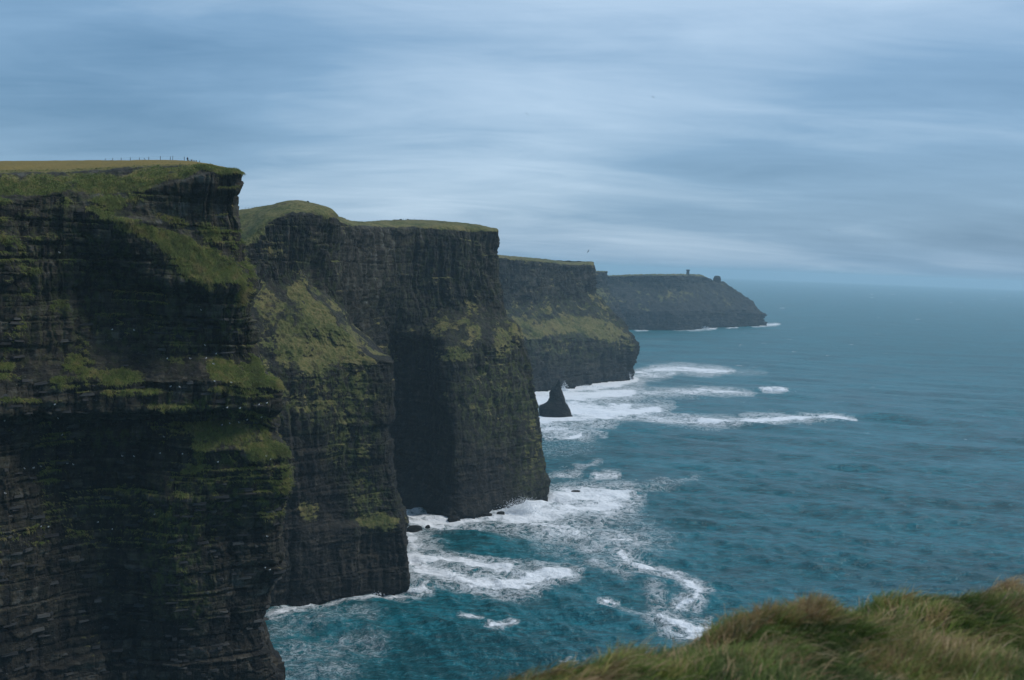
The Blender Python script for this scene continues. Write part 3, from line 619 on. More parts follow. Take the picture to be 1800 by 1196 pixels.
# tussocks: photograph position, radius, height, colour
def bank_point(px, py):
    D = 2.0
    for _ in range(400):
        p = at(px, py, D); z, _s = bank_height(np.array([p[0]]), np.array([p[1]]))
        if p[2] < z[0]: return p
        D += 0.02
    return p
HUM += [(1.22, 5.45, .18, .05), (1.42, 5.6, .16, .07), (1.62, 5.9, .20, .09), (2.2, 6.15, .35, .07), (0.55, 4.75, .20, .10), (2.75, 6.2, .25, .08), (2.05, 5.0, .45, .06), (1.75, 4.2, .38, .13), (1.15, 4.75, .35, .05), (2.6, 5.3, .4, .06)]
def make_bank():
    xs = np.concatenate([np.linspace(-30, -3, 20)[:-1], np.linspace(-3, 6, 220), np.linspace(6, 30, 20)[1:]])
    ys = np.concatenate([np.linspace(-20, 1.5, 16)[:-1], np.linspace(1.5, 9.5, 200), np.linspace(9.5, 40, 40)[1:]])
    Xg, Yg = np.meshgrid(xs, ys); Z, _ = bank_height(Xg, Yg)
    me = mesh_grid('grass_bank', np.stack([Xg.ravel(), Yg.ravel(), Z.ravel()], 1), len(xs), len(ys))
    t = NT('bank_soil'); n = t.noise(3.0, 5, 0.65, t.pos())
    t.l(t.ramp(n, [(0.3, (0.02, 0.022, 0.008)), (0.55, (0.045, 0.05, 0.014)), (0.75, (0.09, 0.065, 0.03))]), t.b.inputs['Base Color'])
    t.b.inputs['Roughness'].default_value = 0.95; t.bump(n, 0.6, 0.05)
    tag(link('grass_bank', me, t.m), 'grassy brink of the clifftop in the lower right corner, under the long grass', 'ground', kind='structure')
make_bank()

def curves_obj(name, pts, rad, cattr, mat, parent=None):
    """pts (n, k, 3), rad (n, k)"""
    n, k = pts.shape[:2]
    cv = bpy.data.hair_curves.new(name); cv.add_curves([k] * n)
    cv.points.foreach_set('position', pts.astype(np.float32).ravel())
    a = cv.attributes.get('radius') or cv.attributes.new('radius', 'FLOAT', 'POINT'); a.data.foreach_set('value', rad.astype(np.float32).ravel())
    for key, v in cattr.items(): cv.attributes.new(key, 'FLOAT', 'CURVE').data.foreach_set('value', v.astype(np.float32))
    return link(name, cv, mat, parent)
def blade_material(name, stops, gain=1.0):
    t = NT(name); tone = t.attr('tone')
    hi = t.n('ShaderNodeHairInfo')
    c = t.ramp(tone, stops); d = t.mix(t.math('MULTIPLY', hi.outputs['Intercept'], 0.35), c, (0.36, 0.28, 0.14))
    t.l(d, t.b.inputs['Base Color']); t.b.inputs['Roughness'].default_value = 0.7; t.b.inputs['Specular IOR Level'].default_value = 0.2
    return t.m
grass_stops = [(0.0, (0.028, 0.080, 0.005)), (0.3, (0.110, 0.210, 0.014)), (0.5, (0.23, 0.24, 0.040)), (0.68, (0.38, 0.24, 0.090)), (0.85, (0.24, 0.115, 0.055)), (1.0, (0.55, 0.40, 0.21))]
blade_mat = blade_material('grass_blade', grass_stops)

def blades(x, y, z, L, lean_dir, lean, wid, k=5, seed=1):
    g = np.random.default_rng(seed); n = len(x); t = np.linspace(0, 1, k)[None, :]
    dx, dy = np.cos(lean_dir)[:, None], np.sin(lean_dir)[:, None]
    ln = lean[:, None]
    ang = ln * (0.35 + 0.95 * t)                                                  # bends over along its length
    st = L[:, None] / (k - 1)
    hx = np.cumsum(np.concatenate([np.zeros((n, 1)), np.sin(ang[:, :-1]) * st], 1), 1)
    hz = np.cumsum(np.concatenate([np.zeros((n, 1)), np.cos(ang[:, :-1]) * st], 1), 1)
    side = g.normal(size=(n, 1)) * 0.10 * L[:, None] * t ** 2
    pts = np.stack([x[:, None] + dx * hx - dy * side, y[:, None] + dy * hx + dx * side, z[:, None] + hz], 2)
    return pts, wid[:, None] * (1 - 0.85 * t ** 1.5)
def make_grass():
    g = np.random.default_rng(31); n = 170000
    x = g.uniform(-1.2, 4.6, n); y = g.uniform(2.6, 8.2, n)
    z, s = bank_height(x, y)
    P = np.stack([x, y, z], 1); px, py, w = project(P)
    keep = (s > -0.7) & (px > 780) & (px < 1900) & (py < 1330); x, y, z, s, P = x[keep], y[keep], z[keep], s[keep], P[keep]; n = len(x)
    big = fbm(P, 0.8, 3, off=2); cl = fbm(P, 0.22, 2, off=7)
    tone = np.clip(0.23 + 0.80 * big + 0.60 * cl + g.normal(size=n) * 0.12 + 0.14 * np.exp(-(s / 0.35) ** 2), 0, 1)
    L = (0.058 + 0.045 * np.clip(big + 0.4, 0, 1) + 0.04 * g.random(n)) * (0.7 + 0.6 * g.random(n)) * (1 + 0.6 * cl)
    ld = 0.1 + 2.4 * fbm(P, 0.55, 2, off=12) + 0.5 * g.normal(size=n); ln = np.clip(1.25 + 0.7 * fbm(P, 0.45, 2, off=15) + 0.25 * g.normal(size=n), 0.05, 1.6)
    dead = g.random(n) < 0.07; tone = np.where(dead, np.clip(0.93 + 0.06 * g.normal(size=n), 0.7, 1), tone); L = np.where(dead, L * 1.5, L); ln = np.where(dead, np.clip(ln + 0.35, 0, 1.7), ln)
    pts, rad = blades(x, y, z - 0.01, L, ld, ln, 0.0014 + 0.0020 * g.random(n) ** 2, 5)
    tag(curves_obj('grass', pts, rad, dict(tone=tone), blade_mat), 'long wind-blown green and straw grass covering the near clifftop', 'grass', kind='stuff')
make_grass()
tus = [(1425,1085,.12,.17,.76,700,'tall rust brown tussock standing highest on the grassy brink'), (1355,1092,.13,.15,.70,520,'brown tussock just left of the tallest tussock on the brink'), (1290,1115,.14,.11,.72,480,'low russet tussock sloping left down the brink toward the surf'),
       (1120,1140,.09,.11,.76,420,'small lone brown tuft on the brink below the foam streak'), (1000,1172,.13,.10,.74,600,'tan tussock on the lower left end of the brink'), (1745,1045,.12,.12,.84,500,'dark brown tussock on the brink near the right edge of the photo'),
       (1640,1175,.36,.14,.60,2600,'large rounded tussock at the bottom right of the bank'), (1600,1120,.22,.08,.80,800,'grey brown matted tussock in the middle of the bank'), (1350,1160,.20,.09,.95,800,'pale straw tussock combed sideways low on the bank'),
       (1560,1105,.12,.08,.98,500,'bleached straw tussock between the matted tussock and the brink'), (1510,1055,.10,.09,.22,400,'bright green tuft on the brink right of the tallest tussock')]
for i, (px_, py_, rad_, L_, tn, n, lab) in enumerate(tus):
    g = np.random.default_rng(100 + i); c = bank_point(px_, py_)
    r = rad_ * np.sqrt(g.random(n)); a = g.uniform(0, 6.28, n); x = c[0] + r * np.cos(a); y = c[1] + r * np.sin(a) * 0.8
    z, _ = bank_height(x, y)
    L = 0.78 * L_ * (0.6 + 0.6 * g.random(n)); ld = np.where(g.random(n) < 0.7, 0.3 + 0.5 * g.normal(size=n), a); ln = np.clip(0.45 + 0.75 * r / rad_ + 0.35 * g.normal(size=n), 0.05, 1.7)
    pts, rd = blades(x, y, z - 0.01, L, ld, ln, 0.0012 + 0.0012 * g.random(n), 6, seed=200 + i)
    o = curves_obj('grass_tussock', pts - np.array([c[0], c[1], c[2]]), rd, dict(tone=np.clip(tn + 0.16 * g.normal(size=n) + 0.25 * fbm(np.stack([x, y, z], 1), 0.09, 2), 0, 1)), blade_mat)
    o.location = c; tag(o, lab, 'grass tussock', 'tussocks on the near clifftop')

# turf hanging on the near cliff
turf_mat = blade_material('turf_blade', [(0.0, (0.022, 0.056, 0.005)), (0.3, (0.080, 0.140, 0.014)), (0.5, (0.165, 0.165, 0.034)), (0.7, (0.22, 0.165, 0.065)), (1.0, (0.30, 0.22, 0.10))])
def cliff_turf():
    o, d = CL[1]; g = np.random.default_rng(41)
    px, py, w = d['proj']; n1 = d['n']
    face = np.einsum('ij,ij->i', n1, d['P'] - CAM) < 0
    wgt = np.clip(d['grass'] - 0.42, 0, 1) * (px > -30) * (px < 540) * (py > 270) * (py < 1010) * face * (1 - d['dry'])
    idx = g.choice(len(wgt), 60000, p=wgt / wgt.sum()); B = d['P'][idx] + g.normal(size=(60000, 3)) * 0.12
    nh = d['n0'][idx]
    L = 0.5 + 0.7 * g.random(len(B)); k = 4; t = np.linspace(0, 1, k)[None, :, None]
    out = nh * np.array([1, 1, 0]) + g.normal(size=nh.shape) * 0.35; out[:, 2] = 0.35 + 0.3 * g.normal(size=len(B))
    out /= np.linalg.norm(out, axis=1)[:, None]
    pts = B[:, None, :] + out[:, None, :] * L[:, None, None] * t + np.array([0.15, 0, -0.75]) * (L[:, None, None] * t ** 2)
    rad = (0.05 + 0.06 * g.random((len(B), 1))) * (1 - 0.8 * t[:, :, 0])
    tone = np.clip(0.30 + 0.38 * fbm(B, 9, 3) + 0.35 * fbm(B, 2.5, 2, off=3) + 0.08 * g.normal(size=len(B)), 0, 0.66)
    tag(curves_obj('cliff_turf', pts, rad, dict(tone=tone), turf_mat), 'shaggy turf hanging over the ledges of the nearest cliff', 'grass', kind='stuff')
cliff_turf()

# loose slabs and blocks on the near cliff, parts of it
def rock_slabs():
    o, d = CL[1]; g = np.random.default_rng(51); px, py, w = d['proj']
    mats = rockmat_slab(); meshes = []
    for i in range(8):
        bm = bmesh.new(); add_box(bm, (0, 0, 0), (1, 1, 1), 0, 0.11, random.uniform(0.8, 0.98))
        bmesh.ops.bevel(bm, geom=bm.edges[:], offset=0.05, segments=1, affect='EDGES')
        me = bpy.data.meshes.new('rock_slab'); bm.to_mesh(me); bm.free(); me.materials.append(mats); meshes.append(me)
    face = np.einsum('ij,ij->i', d['n'], d['P'] - CAM) < 0
    ok = (px > -20) & (px < 515) & (py > 560) & (py < 1190) & face & (d['grass'] < 0.35)
    idx = g.choice(np.where(ok)[0], 260, replace=False)
    for i in idx:
        p, nh = d['P'][i], d['n0'][i]
        s = bpy.data.objects.new('rock_slab', meshes[g.integers(8)]); col.objects.link(s); s.parent = o
        s.location = p - nh * 0.45; s.rotation_euler = (0.04 * g.normal(), 0.04 * g.normal(), math.atan2(nh[1], nh[0]) + math.pi / 2 + 0.15 * g.normal())
        s.scale = (g.uniform(1.2, 5.0), g.uniform(1.4, 2.4), g.uniform(0.3, 0.9))
def rockmat_slab():
    t = NT('slab_rock'); oi = t.n('ShaderNodeObjectInfo'); n = t.noise(1.2, 5, 0.65, t.pos(0.5, 0.5, 1.4))
    v = t.math('ADD', t.math('MULTIPLY', n, 0.6), t.math('MULTIPLY', oi.outputs['Random'], 0.45))
    t.l(t.ramp(v, [(0.3, (0.010, 0.011, 0.012)), (0.6, (0.026, 0.027, 0.026)), (0.82, (0.06, 0.06, 0.055)), (1.0, (0.20, 0.21, 0.19))]), t.b.inputs['Base Color'])
    t.b.inputs['Roughness'].default_value = 0.85; t.bump(t.noise(2.5, 5, 0.7, t.pos(0.5, 0.5, 2)), 0.7, 0.3); return t.m
rock_slabs()

# ------------------------------------------------------------------ sea stack, rocks, spray
def loft_rock(name, rings, seg, amp, seed, mat):
    """rings: (z, cx, cy, rx, ry)"""
    rings = np.array(rings, float); nv = len(rings) * 6; tn = np.linspace(0, 1, nv); R = pchip(np.linspace(0, 1, len(rings)), rings, tn)
    a = np.linspace(0, 2 * math.pi, seg, endpoint=False)
    sq = 1 / np.maximum(np.abs(np.cos(a)) ** 3 + np.abs(np.sin(a)) ** 3, 0.3) ** (1 / 3)
    P = np.stack([R[:, 1:2] + R[:, 3:4] * (np.cos(a) * sq)[None], R[:, 2:3] + R[:, 4:5] * (np.sin(a) * sq)[None], np.repeat(R[:, 0:1], seg, 1)], 2).reshape(-1, 3)
    c = np.repeat(np.stack([R[:, 1], R[:, 2], R[:, 0]], 1), seg, 0); dirn = P - c; dirn /= np.maximum(np.linalg.norm(dirn, axis=1)[:, None], 1e-6)
    b = np.floor(P[:, 2] / (amp * 1.6) + 0.3 * fbm(P, amp * 8, 1)); th = np.floor(np.tile(a, nv) * 3 + rnd(b, 2) * 6)
    dd = amp * (0.8 * fbm(P, amp * 6, 4, off=seed) + 0.5 * (rnd(b, th, seed) - 0.5)); P = P + dirn * (dd * np.clip(np.repeat(R[:, 3], seg) / (amp * 1.5), 0.1, 1))[:, None]
    n = len(P); z0 = rings[:, 0].min()
    me = mesh_grid(name, P, seg, nv, dict(grass=np.zeros(n), dry=np.zeros(n), tone=np.clip(0.35 + 0.3 * fbm(P, amp * 5, 2), 0, 1), lichen=np.zeros(n)), wrap=True, smooth=False)
    bm = bmesh.new(); bm.from_mesh(me); bm.verts.ensure_lookup_table()
    bm.faces.new([bm.verts[(nv - 1) * seg + i] for i in range(seg)]); bm.to_mesh(me); bm.free()
    o = link(name, me, mat); return o
def stack():
    D = 1505; base = onsea(977, 731); L = lambda px, py: at(px, py, D)
    prof = [(740,944,1010),(729,948,1006),(722,948,1003),(714,949.5,999),(710,957,996.5),(703,964.5,993),(695,966,991),(685,969,987.2),(680,975.5,986),(673,979.5,985),(667,981.8,983.6)]
    rings = []
    for y, x0, x1 in prof:
        a, b = L(x0, y), L(x1, y); rx = (b[0] - a[0]) / 2; rings.append((a[2], (a[0] + b[0]) / 2, D, rx, rx * 0.62 + 1.0))
    o = loft_rock('sea_stack', rings, 48, 2.0, 3, rockmat_far)
    tag(o, 'dark pointed rock pinnacle standing in white surf beyond the tall middle cliff', 'sea stack')
stack()
def low_rock(px, py, wpx, hpx, lab, seed):
    c = onsea(px, py); D = c[1]; m = D / FPX; w, hh = wpx * m / 2, hpx * m
    rings = [(-1.5, c[0], c[1], w * 1.1, w * 0.8), (hh * 0.35, c[0], c[1], w, w * 0.7), (hh * 0.8, c[0] + 0.1 * w, c[1], w * 0.8, w * 0.5), (hh, c[0] + 0.15 * w, c[1], w * 0.45, w * 0.25)]
    o = loft_rock('wave_washed_rock', rings, 18, max(0.35, hh * 0.25), seed, rockmat_mid); tag(o, lab, 'rock', 'low rocks awash at the foot of the cliffs')
low_rock(728, 934, 27, 10, 'flat dark rock awash beside the second cliff where the surf runs in', 1)
low_rock(752, 929, 8, 6, 'small dark rock just right of the flat rock by the second cliff', 2)
low_rock(1012, 866, 17, 4, 'left of two low black rocks awash off the tip of the tall middle cliff', 3)
low_rock(1045, 866, 15, 4, 'right of two low black rocks awash off the tip of the tall middle cliff', 4)
low_rock(798, 915, 22, 8, 'rock lump at the lowest corner of the tall middle cliff', 5)
low_rock(855, 908, 22, 6, 'long low rock at the foot of the tall middle cliff left of the spray', 6)
low_rock(880, 904, 14, 5, 'short low rock at the foot of the tall middle cliff nearest the spray', 7)
low_rock(1109, 666, 6, 16, 'thin rock fin at the seaward foot of the fourth cliff', 8)

def spray_material():
    t = NT('sea_spray'); t.b.inputs['Base Color'].default_value = (0.82, 0.85, 0.88, 1); t.b.inputs['Roughness'].default_value = 0.9
    return t.m
spray_mat = spray_material()
def spray(px, py, wpx, hpx, n, lab, seed, lean=0.0):
    g = np.random.default_rng(seed); c = onsea(px, py); m = c[1] / FPX; W, Hh = wpx * m, hpx * m
    bm = bmesh.new()
    for i in range(n):
        t = g.random() ** 1.7; s = m * g.uniform(0.25, 1.05) * (1 - 0.6 * t)
        jet = math.floor(g.random() * 6) / 6 - 0.42
        p = Vector((c[0] + W * (0.35 * g.normal() * (1 - 0.5 * t) + jet * 0.6 + lean * t), c[1] + W * 0.18 * g.normal(), Hh * t * (0.6 + 0.4 * rnd(jet * 50, seed)) + m * 0.4))
        bmesh.ops.create_icosphere(bm, subdivisions=1, radius=s, matrix=Matrix.Translation(p) @ Matrix.Diagonal((1, 1, g.uniform(0.6, 1.1), 1)))
    tag(bm_obj('sea_spray', bm, spray_mat, smooth=True), lab, 'spray', kind='stuff')
spray(912, 900, 44, 30, 2200, 'burst of white spray against the foot of the tall middle cliff', 1, 0.25)
spray(728, 1040, 20, 20, 260, 'white splash at the corner of the second cliff', 2, 0.2)
spray(655, 1045, 24, 9, 220, 'low white splash along the foot of the second cliff', 3)
spray(1106, 668, 9, 14, 160, 'spray at the seaward tip of the fourth cliff', 4)
spray(991, 688, 12, 20, 320, 'spray rising beside the pointed sea stack', 5)
spray(1237, 578, 18, 5, 160, 'white surf breaking below the far headland', 6)
spray(1120, 580, 4, 7, 60, 'small plume at the left foot of the far headland', 7)
spray(1040, 681, 60, 4, 220, 'line of white surf along the foot of the fourth cliff', 8)
spray(1362, 688, 38, 5, 260, 'foaming crest of the lone breaker out at sea', 9)

# ------------------------------------------------------------------ far tower and outcrops
stone_mat = plain('tower_stone', (0.09, 0.09, 0.085)); wood_mat = plain('weathered_wood', (0.05, 0.045, 0.04)); flag_mat = plain('flagstone', (0.34, 0.34, 0.31))
def tower():
    D = 4195; b = at(1209, 483.5, D); t = empty('watchtower', b); m = D / FPX
    def part(name, fn, par=t):
        bm = bmesh.new(); fn(bm); return bm_obj(name, bm, stone_mat, par)
    part('wall', lambda bm: add_box(bm, (0, 0, 7.6), (9.4, 9.4, 15.4), 0.1, 0, 0.93))
    part('parapet', lambda bm: add_box(bm, (0, 0, 16.6), (11.2, 11.2, 2.6), 0.1))
    for k in range(8):
        a = k * math.pi / 4 + 0.1; r = 4.9 if k % 2 == 0 else 6.7
        part('merlon', lambda bm: add_box(bm, (r * math.cos(a), r * math.sin(a), 18.6), (2.2, 2.2, 1.5), 0.1))
    for z in (6.0, 11.0):
        bm = bmesh.new(); add_box(bm, (0, -4.72 + z * 0.022, z), (0.9, 0.3, 2.0), 0.1); bm_obj('window', bm, wood_mat, t)
    part('plinth', lambda bm: add_box(bm, (4.0, 0, 0.2), (46, 18, 2.0), 0.05, 0.2))
    tag(t, 'small square stone watchtower with a flared parapet on the far headland', 'tower')
tower()
def outcrop(px, py, wpx, hpx, D, lab, seed, top=0.55):
    c = at(px, py, D); m = D / FPX; w, hh = wpx * m / 2, hpx * m
    rings = [(c[2] - 8, c[0], c[1], w * 1.15, w), (c[2] + 0.2 * hh, c[0], c[1], w, w * 0.9), (c[2] + 0.65 * hh, c[0], c[1], w * 0.92, w * 0.8), (c[2] + 0.92 * hh, c[0], c[1], w * 0.68, w * 0.5), (c[2] + hh, c[0], c[1], w * 0.3, w * 0.2)]
    o = loft_rock('rock_outcrop', rings, 24, max(0.7, w * 0.10), seed, rockmat_far); tag(o, lab, 'rock', 'rock knobs at the end of the far headland')
outcrop(1260, 500, 14, 15, 4435, 'largest domed rock knob on the end of the far headland', 21)
outcrop(1245.5, 497, 12, 7, 4400, 'low domed rock between the flat top and the largest knob', 22)
outcrop(1275.5, 504, 3.4, 5.5, 4440, 'tiny upright rock right of the largest knob', 23)
outcrop(1285, 512, 2.4, 5, 4440, 'farthest right of the tiny rocks down the headland slope', 24)

# ------------------------------------------------------------------ fences, walls, person on the clifftops
def ground_z(k, x, y):
    o, d = CL[k]; P = d['P']; m = d['plateau'] > 0.5; Q = P[m]; i = np.argmin((Q[:, 0] - x) ** 2 + (Q[:, 1] - y) ** 2); return Q[i, 2]
def post_fence(k, pts, hpx, D, lab, wires=True, thick=0.16):
    """pts: (px, py of the foot, lean)"""
    P = []
    for px, py, ln in pts:
        p = at(px, py, D); P.append((p, ln))
    root = empty('post_fence', P[0][0])
    o0 = Vector(P[0][0]); tops = []
    for (p, ln) in P:
        h = hpx * D / FPX * random.uniform(0.9, 1.1); bm = bmesh.new(); q = Vector(p) - o0
        gz = min(0.0, ground_z(k, p[0], p[1]) - p[2]) - 0.3
        add_box(bm, (0, 0, 0), (thick, thick, h - gz), 0.2, 0.01, 0.8)
        bmesh.ops.transform(bm, matrix=Matrix.Translation(q + Vector((0, 0, gz))) @ Matrix.Rotation(ln, 4, 'Y') @ Matrix.Translation((0, 0, (h - gz) / 2)), verts=bm.verts)
        bm_obj('post', bm, wood_mat, root); tops.append(q + Vector((math.sin(ln) * h, 0, math.cos(ln) * h)))
    if wires:
        for f in (0.92, 0.55):
            bm = bmesh.new()
            for (p, ln), t, (p2, ln2), t2 in zip(P[:-1], tops[:-1], P[1:], tops[1:]):
                a = (Vector(p) - o0).lerp(t, f); b = (Vector(p2) - o0).lerp(t2, f); v = b - a; s = 0.012
                vs = [bm.verts.new(q + Vector(dd)) for q in (a, b) for dd in ((0, -s, -s), (0, s, -s), (0, 0, s))]
                for f4 in ((0, 1, 4, 3), (1, 2, 5, 4), (2, 0, 3, 5)): bm.faces.new([vs[i] for i in f4])
            bm_obj('wire', bm, wood_mat, root)
    tag(root, lab, 'fence'); return root
post_fence(1, [(185,286,0),(198,286,0),(213,285.5,0.0),(229,285,0),(245,284.5,0),(258,284,-0.6),(261.5,283,0),(281.8,281.5,0),(299.4,282.5,0),(303.6,282.5,0),(324,283,0)], 7.2, 438,
           'fence of thin leaning posts along the crest of the nearest clifftop', True, 0.19)
post_fence(2, [(431,368.5,0),(436.5,368,0),(443,367.6,0),(447,367.2,0),(451,367,0),(457,366,0)], 3.6, 770, 'line of tiny fence posts across the field behind the second cliff', True, 0.2)
post_fence(3, [(709,388,0),(713,388,0),(728,387,0),(749.5,388.5,0)], 3.2, 1014, 'few scattered posts near the wall gap on top of the tall middle cliff', False, 0.3)

def flag_wall(pts, D, lab, hpx, gname='flagstone_wall', mat=flag_mat, k=1):
    root = empty(gname, at(pts[0][0], pts[0][1], D)); o0 = Vector(root.location); m = D / FPX
    for (px, py, wpx, hp) in pts:
        p = Vector(at(px, py, D)) - o0; h = hp * m; bm = bmesh.new()
        gz = min(0.0, ground_z(k, p.x + o0.x, D) - (p.z + o0.z)) - 0.4
        add_box(bm, (p.x, p.y + random.uniform(-.3, .3), p.z + (h + gz) / 2), (wpx * m, 0.35, h - gz), random.uniform(-.15, .15), 0.05, 0.9)
        bm_obj('flagstone', bm, mat, root)
    tag(root, lab, 'wall'); return root
flag_wall([(256,285.5,4,2.2),(264,286,4.5,3),(270,285.5,4,2.6),(275,287,3.2,1.8),(283,286,4,2.2),(291,286,5,2.4),(298,285.6,4.4,2.6),(306,286.8,4,2),(313,287.5,2.6,2.4),(319,287,4,4.6),(324,287,3,4.2),(331,286.8,4.4,5.6),(336.5,286.9,3.4,6.2),(341,287,2.6,5.2),(345,287.2,2.4,4.8),(350.5,288,1.3,5.4)], 418,
          'low broken wall of grey upright flagstones near the brink of the nearest clifftop', 3)
flag_wall([(684,389,14,1.6),(697,388.2,12,1.8),(704.5,387.8,5,2.4)], 1012, 'dark stone wall left of the gap on top of the tall middle cliff', 2, 'stone_wall', stone_mat, 3)
flag_wall([(717,387.9,4,2.6),(724,387.9,9,1.6),(732,387.8,7,1.4),(740,388,9,1.5)], 1013, 'dark stone wall right of the gap on top of the tall middle cliff', 2, 'stone_wall', stone_mat, 3)
o = loft_rock('boulder', [(at(541.5, 361, 758)[2] - 1, *at(541.5, 361, 758)[:2], 1.3, 1.2), (at(541.5, 357.5, 758)[2], *at(541.5, 361, 758)[:2], 1.1, 1.0), (at(541, 354, 758)[2], *at(541, 361, 758)[:2], 0.6, 0.5), (at(541, 353.4, 758)[2], *at(541, 361, 758)[:2], 0.3, 0.25)], 14, 0.3, 9, rockmat_near)
tag(o, 'dark upright boulder on the crest of the rounded knoll', 'rock')

def person():
    b = at(329.5, 285, 424); root = empty('person', b)
    def skin(name, pts, edges, rad, mat, par):
        me = bpy.data.meshes.new(name); me.from_pydata(pts, edges, []); o = link(name, me, mat, par)
        md = o.modifiers.new('skin', 'SKIN')
        for i, r in enumerate(rad): me.skin_vertices[0].data[i].radius = (r, r)
        me.skin_vertices[0].data[0].use_root = True
        s = o.modifiers.new('subsurf', 'SUBSURF'); s.levels = s.render_levels = 1; return o
    pts = [(0,0,.92),(0,0,1.15),(0,0,1.38),(0,0,1.50),(0,0,1.62),(0,0,1.74), (-.1,0,.88),(-.12,.02,.48),(-.12,0,.06),(-.12,-.12,.03), (.1,0,.88),(.12,-.04,.48),(.12,0,.06),(.12,-.12,.03),
           (-.2,0,1.40),(-.27,.02,1.14),(-.25,-.06,.90), (.2,0,1.40),(.27,.02,1.14),(.25,-.06,.90)]
    ed = [(0,1),(1,2),(2,3),(3,4),(4,5),(0,6),(6,7),(7,8),(8,9),(0,10),(10,11),(11,12),(12,13),(2,14),(14,15),(15,16),(2,17),(17,18),(18,19)]
    rd = [.15,.14,.17,.06,.10,.08,.09,.065,.045,.035,.09,.065,.045,.035,.075,.055,.04,.075,.055,.04]
    body = skin('body', pts, ed, rd, plain('skin_tone', (0.35, 0.2, 0.15)), root)
    jk = skin('jacket', [(0,0,.86),(0,0,1.15),(0,0,1.40),(-.2,0,1.41),(-.27,.02,1.14),(-.255,-.04,.96),(.2,0,1.41),(.27,.02,1.14),(.255,-.04,.96),(0,0.02,1.52)], [(0,1),(1,2),(2,3),(3,4),(4,5),(2,6),(6,7),(7,8),(2,9)], [.18,.165,.195,.095,.075,.065,.095,.075,.065,.10], plain('dark_blue_cloth', (0.012, 0.02, 0.06)), body)
    skin('trousers', [(0,0,.92),(-.1,0,.86),(-.12,.02,.48),(-.12,0,.10),(.1,0,.86),(.12,-.04,.48),(.12,0,.10)], [(0,1),(1,2),(2,3),(0,4),(4,5),(5,6)], [.165,.105,.08,.065,.105,.08,.065], plain('dark_cloth', (0.02, 0.02, 0.025)), body)
    skin('hood', [(0,0.03,1.50),(0,0.04,1.63),(0,0.03,1.73)], [(0,1),(1,2)], [.09,.125,.10], plain('hood_cloth', (0.012, 0.018, 0.05)), body)
    root.scale = (1.05,) * 3
    tag(root, 'person in a dark blue hooded jacket standing behind the flagstone wall', 'person')
person()

# ------------------------------------------------------------------ birds
white = plain('white_feather', (0.78, 0.79, 0.80)); greyf = plain('grey_feather', (0.10, 0.105, 0.115)); darkf = plain('dark_feather', (0.03, 0.03, 0.035)); beakm = plain('beak_horn', (0.4, 0.3, 0.06))
def ball(name, c, s, mat, par, sub=2):
    bm = bmesh.new(); bmesh.ops.create_icosphere(bm, subdivisions=sub, radius=1.0, matrix=Matrix.Translation(c) @ Matrix.Diagonal((*s, 1))); return bm_obj(name, bm, mat, par, True)
def flying(px, py, D, span, bank, yaw, lab, first=[None]):
    t = empty('gull', at(px, py, D))
    ball('body', (0, 0, 0), (.09, .30, .09), greyf, t); ball('head', (0, -.30, .03), (.06, .08, .06), greyf, t, 1)
    for sd_ in (-1, 1):
        bm = bmesh.new(); q = []
        for (x, yc, ch, z) in ((.05, -.04, .20, .02), (.32, -.12, .19, .12), (.62, -.02, .13, .10), (.92, .16, .03, .02)):
            for dy, dz in ((-ch/2, 0), (0, .02), (ch/2, 0), (0, -.01)): q.append(bm.verts.new((sd_ * x, yc + dy, z + dz)))
        for i in range(3):
            for j in range(4): bm.faces.new([q[i*4+j], q[i*4+(j+1) % 4], q[i*4+4+(j+1) % 4], q[i*4+4+j]])
        bm_obj('wing', bm, darkf, t)
    bm = bmesh.new(); v = [bm.verts.new(p) for p in ((-.05,.24,.0),(.05,.24,.0),(.10,.46,.0),(-.10,.46,.0),(0,.3,.03))]; bm.faces.new(v[:4]); bm.faces.new((v[0],v[1],v[4])); bm_obj('tail', bm, greyf, t)
    t.scale = (span / 1.84,) * 3; t.rotation_euler = (0.1, bank, yaw)
    tag(t, lab, 'bird', 'gulls gliding over the sea')
flying(926, 200.5, 330, 1.55, 0.65, 0.3, 'gull gliding alone high in the middle of the sky, right wing down')
flying(1148, 171, 380, 1.6, -0.62, 2.2, 'highest gull, gliding in the sky above the far tower')
flying(1034, 442, 330, 1.5, -0.85, 0.9, 'gull just above the top of the fourth cliff')
flying(1457, 405, 520, 1.5, 0.5, 0.4, 'tiny gull low in the sky over the open sea')

ROWS = [   # where each little company of birds sits, its birds from left to right
    ('ledge high on the left of the nearest cliff', [(102,445)]), ('rim of the dark hollow under the green slope', [(199,579),(239,580)]), ('rock above the small grassy mound', [(354,548),(362,610)]),
    ('dark band left of the small grassy mound', [(295,631),(336,631)]), ('small grassy mound', [(363,631),(377,641),(381,622)]), ('bench at the foot of the small grassy mound', [(300,679),(318,684),(379,674),(408,672)]),
    ('upper dark ledge below the bench', [(391,721),(400,720),(419,720),(455,714),(470,710)]), ('lower dark ledge below the bench', [(392,747),(404,745),(422,743),(433,742),(460,737)]), ('bulging green nose of the nearest cliff', [(385,815),(470,802),(475,811)]),
    ('shadowed wall left of the mossy rib', [(280,796),(287,770),(319,798)]), ('long low ledge on the left side', [(43,823),(60,822),(73,821),(120,816),(130,816)]), ('ledge end beside the long low ledge', [(218,805),(238,805)]), ('dark rock at the left edge of the photo', [(5,742),(97,714),(102,738),(109,766)]),
    ('lower wall on the far left', [(11,871)]), ('broken rock low on the left', [(73,925),(85,928)]), ('rock between the low left and the mossy rib', [(170,917),(196,929)]), ('top of the lower mossy rib', [(271,904)]), ('undercut edge near the sea', [(465,997),(471,945),(475,1003)])]
ORD = ['leftmost', 'second from left', 'third from left', 'fourth from left', 'rightmost']
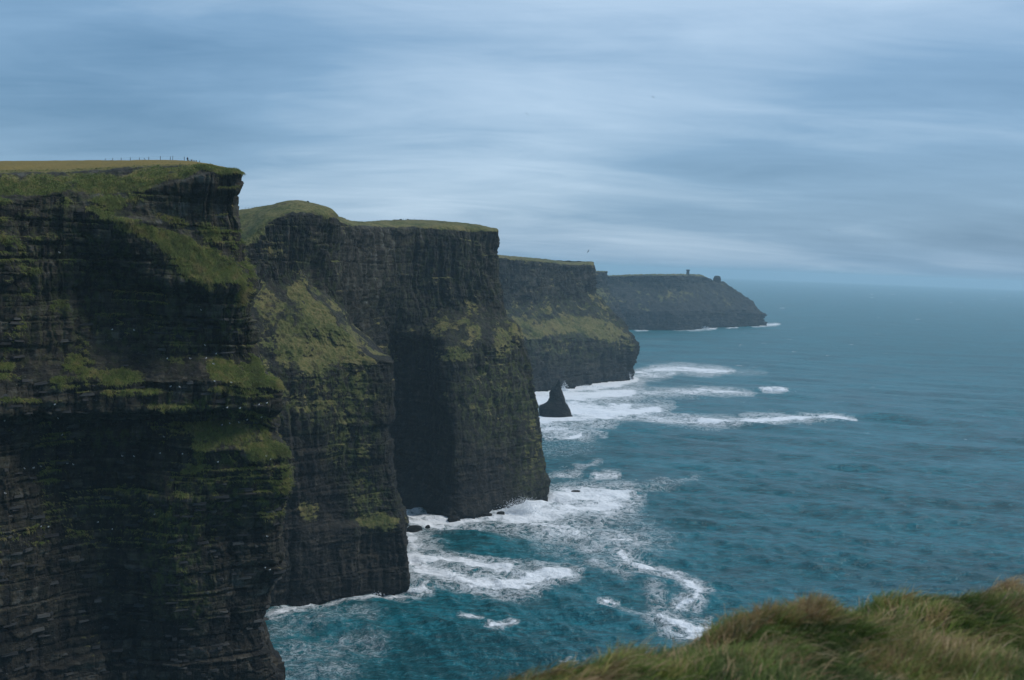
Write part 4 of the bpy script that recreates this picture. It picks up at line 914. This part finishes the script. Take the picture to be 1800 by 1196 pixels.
def perched():
    o, d = CL[1]; px, py, w = d['proj']; P = d['P']
    face = np.einsum('ij,ij->i', d['n'], P - CAM) < 0; proto = None
    for place, birds in ROWS:
        n = len(birds)
        for q, (bx, by) in enumerate(birds):
            m = np.where(face & (np.abs(px - bx) < 2.5) & (np.abs(py - by) < 2.5))[0]
            if not len(m): continue
            i = m[np.argmin(w[m])]; p = P[i] + d['n0'][i] * 0.35 + np.array([0, -0.1, 0.05])
            if proto is None:
                t = empty('seabird', p); ball('body', (0, 0, .20), (.13, .28, .15), white, t); ball('head', (0, -.22, .40), (.085, .10, .09), white, t, 1); ball('wing', (.10, .06, .22), (.05, .25, .10), greyf, t, 1); ball('wing', (-.10, .06, .22), (.05, .25, .10), greyf, t, 1)
                bm = bmesh.new(); bmesh.ops.create_cone(bm, segments=6, radius1=.03, radius2=.004, depth=.12, cap_ends=True, matrix=Matrix.Translation((0, -.36, .39)) @ Matrix.Rotation(math.pi / 2, 4, 'X')); bm_obj('beak', bm, beakm, t)
                proto = t; tt = t
            else:
                tt = proto.copy(); col.objects.link(tt); tt.location = p
                for ch in list(proto.children):
                    c = ch.copy(); col.objects.link(c); c.parent = tt
            tt.rotation_euler = (0, 0, random.uniform(0.9, 2.2) * random.choice((-1, 1))); tt.scale = (1.15,) * 3
            lab = 'white seabird alone on the ' + place if n == 1 else '%s white seabird on the %s' % ('rightmost' if q == n - 1 else ORD[q], place)
            tag(tt, lab, 'bird', 'white seabirds perched on the nearest cliff')
perched()

# ------------------------------------------------------------------ haze
def haze():
    bm = bmesh.new(); add_box(bm, (0, 0, 128), (80000, 80000, 270)); t = bpy.data.materials.new('haze_air'); t.use_nodes = True
    nt = t.node_tree; nt.nodes.clear(); out = nt.nodes.new('ShaderNodeOutputMaterial'); v = nt.nodes.new('ShaderNodeVolumePrincipled')
    v.inputs['Color'].default_value = (0.64, 0.88, 1.0, 1); v.inputs['Density'].default_value = 6.2e-5; v.inputs['Anisotropy'].default_value = 0.1
    nt.links.new(v.outputs[0], out.inputs['Volume'])
    o = bm_obj('haze', bm, t); tag(o, 'pale blue sea haze that fades the far cliffs and the horizon', 'haze', kind='stuff')
haze()
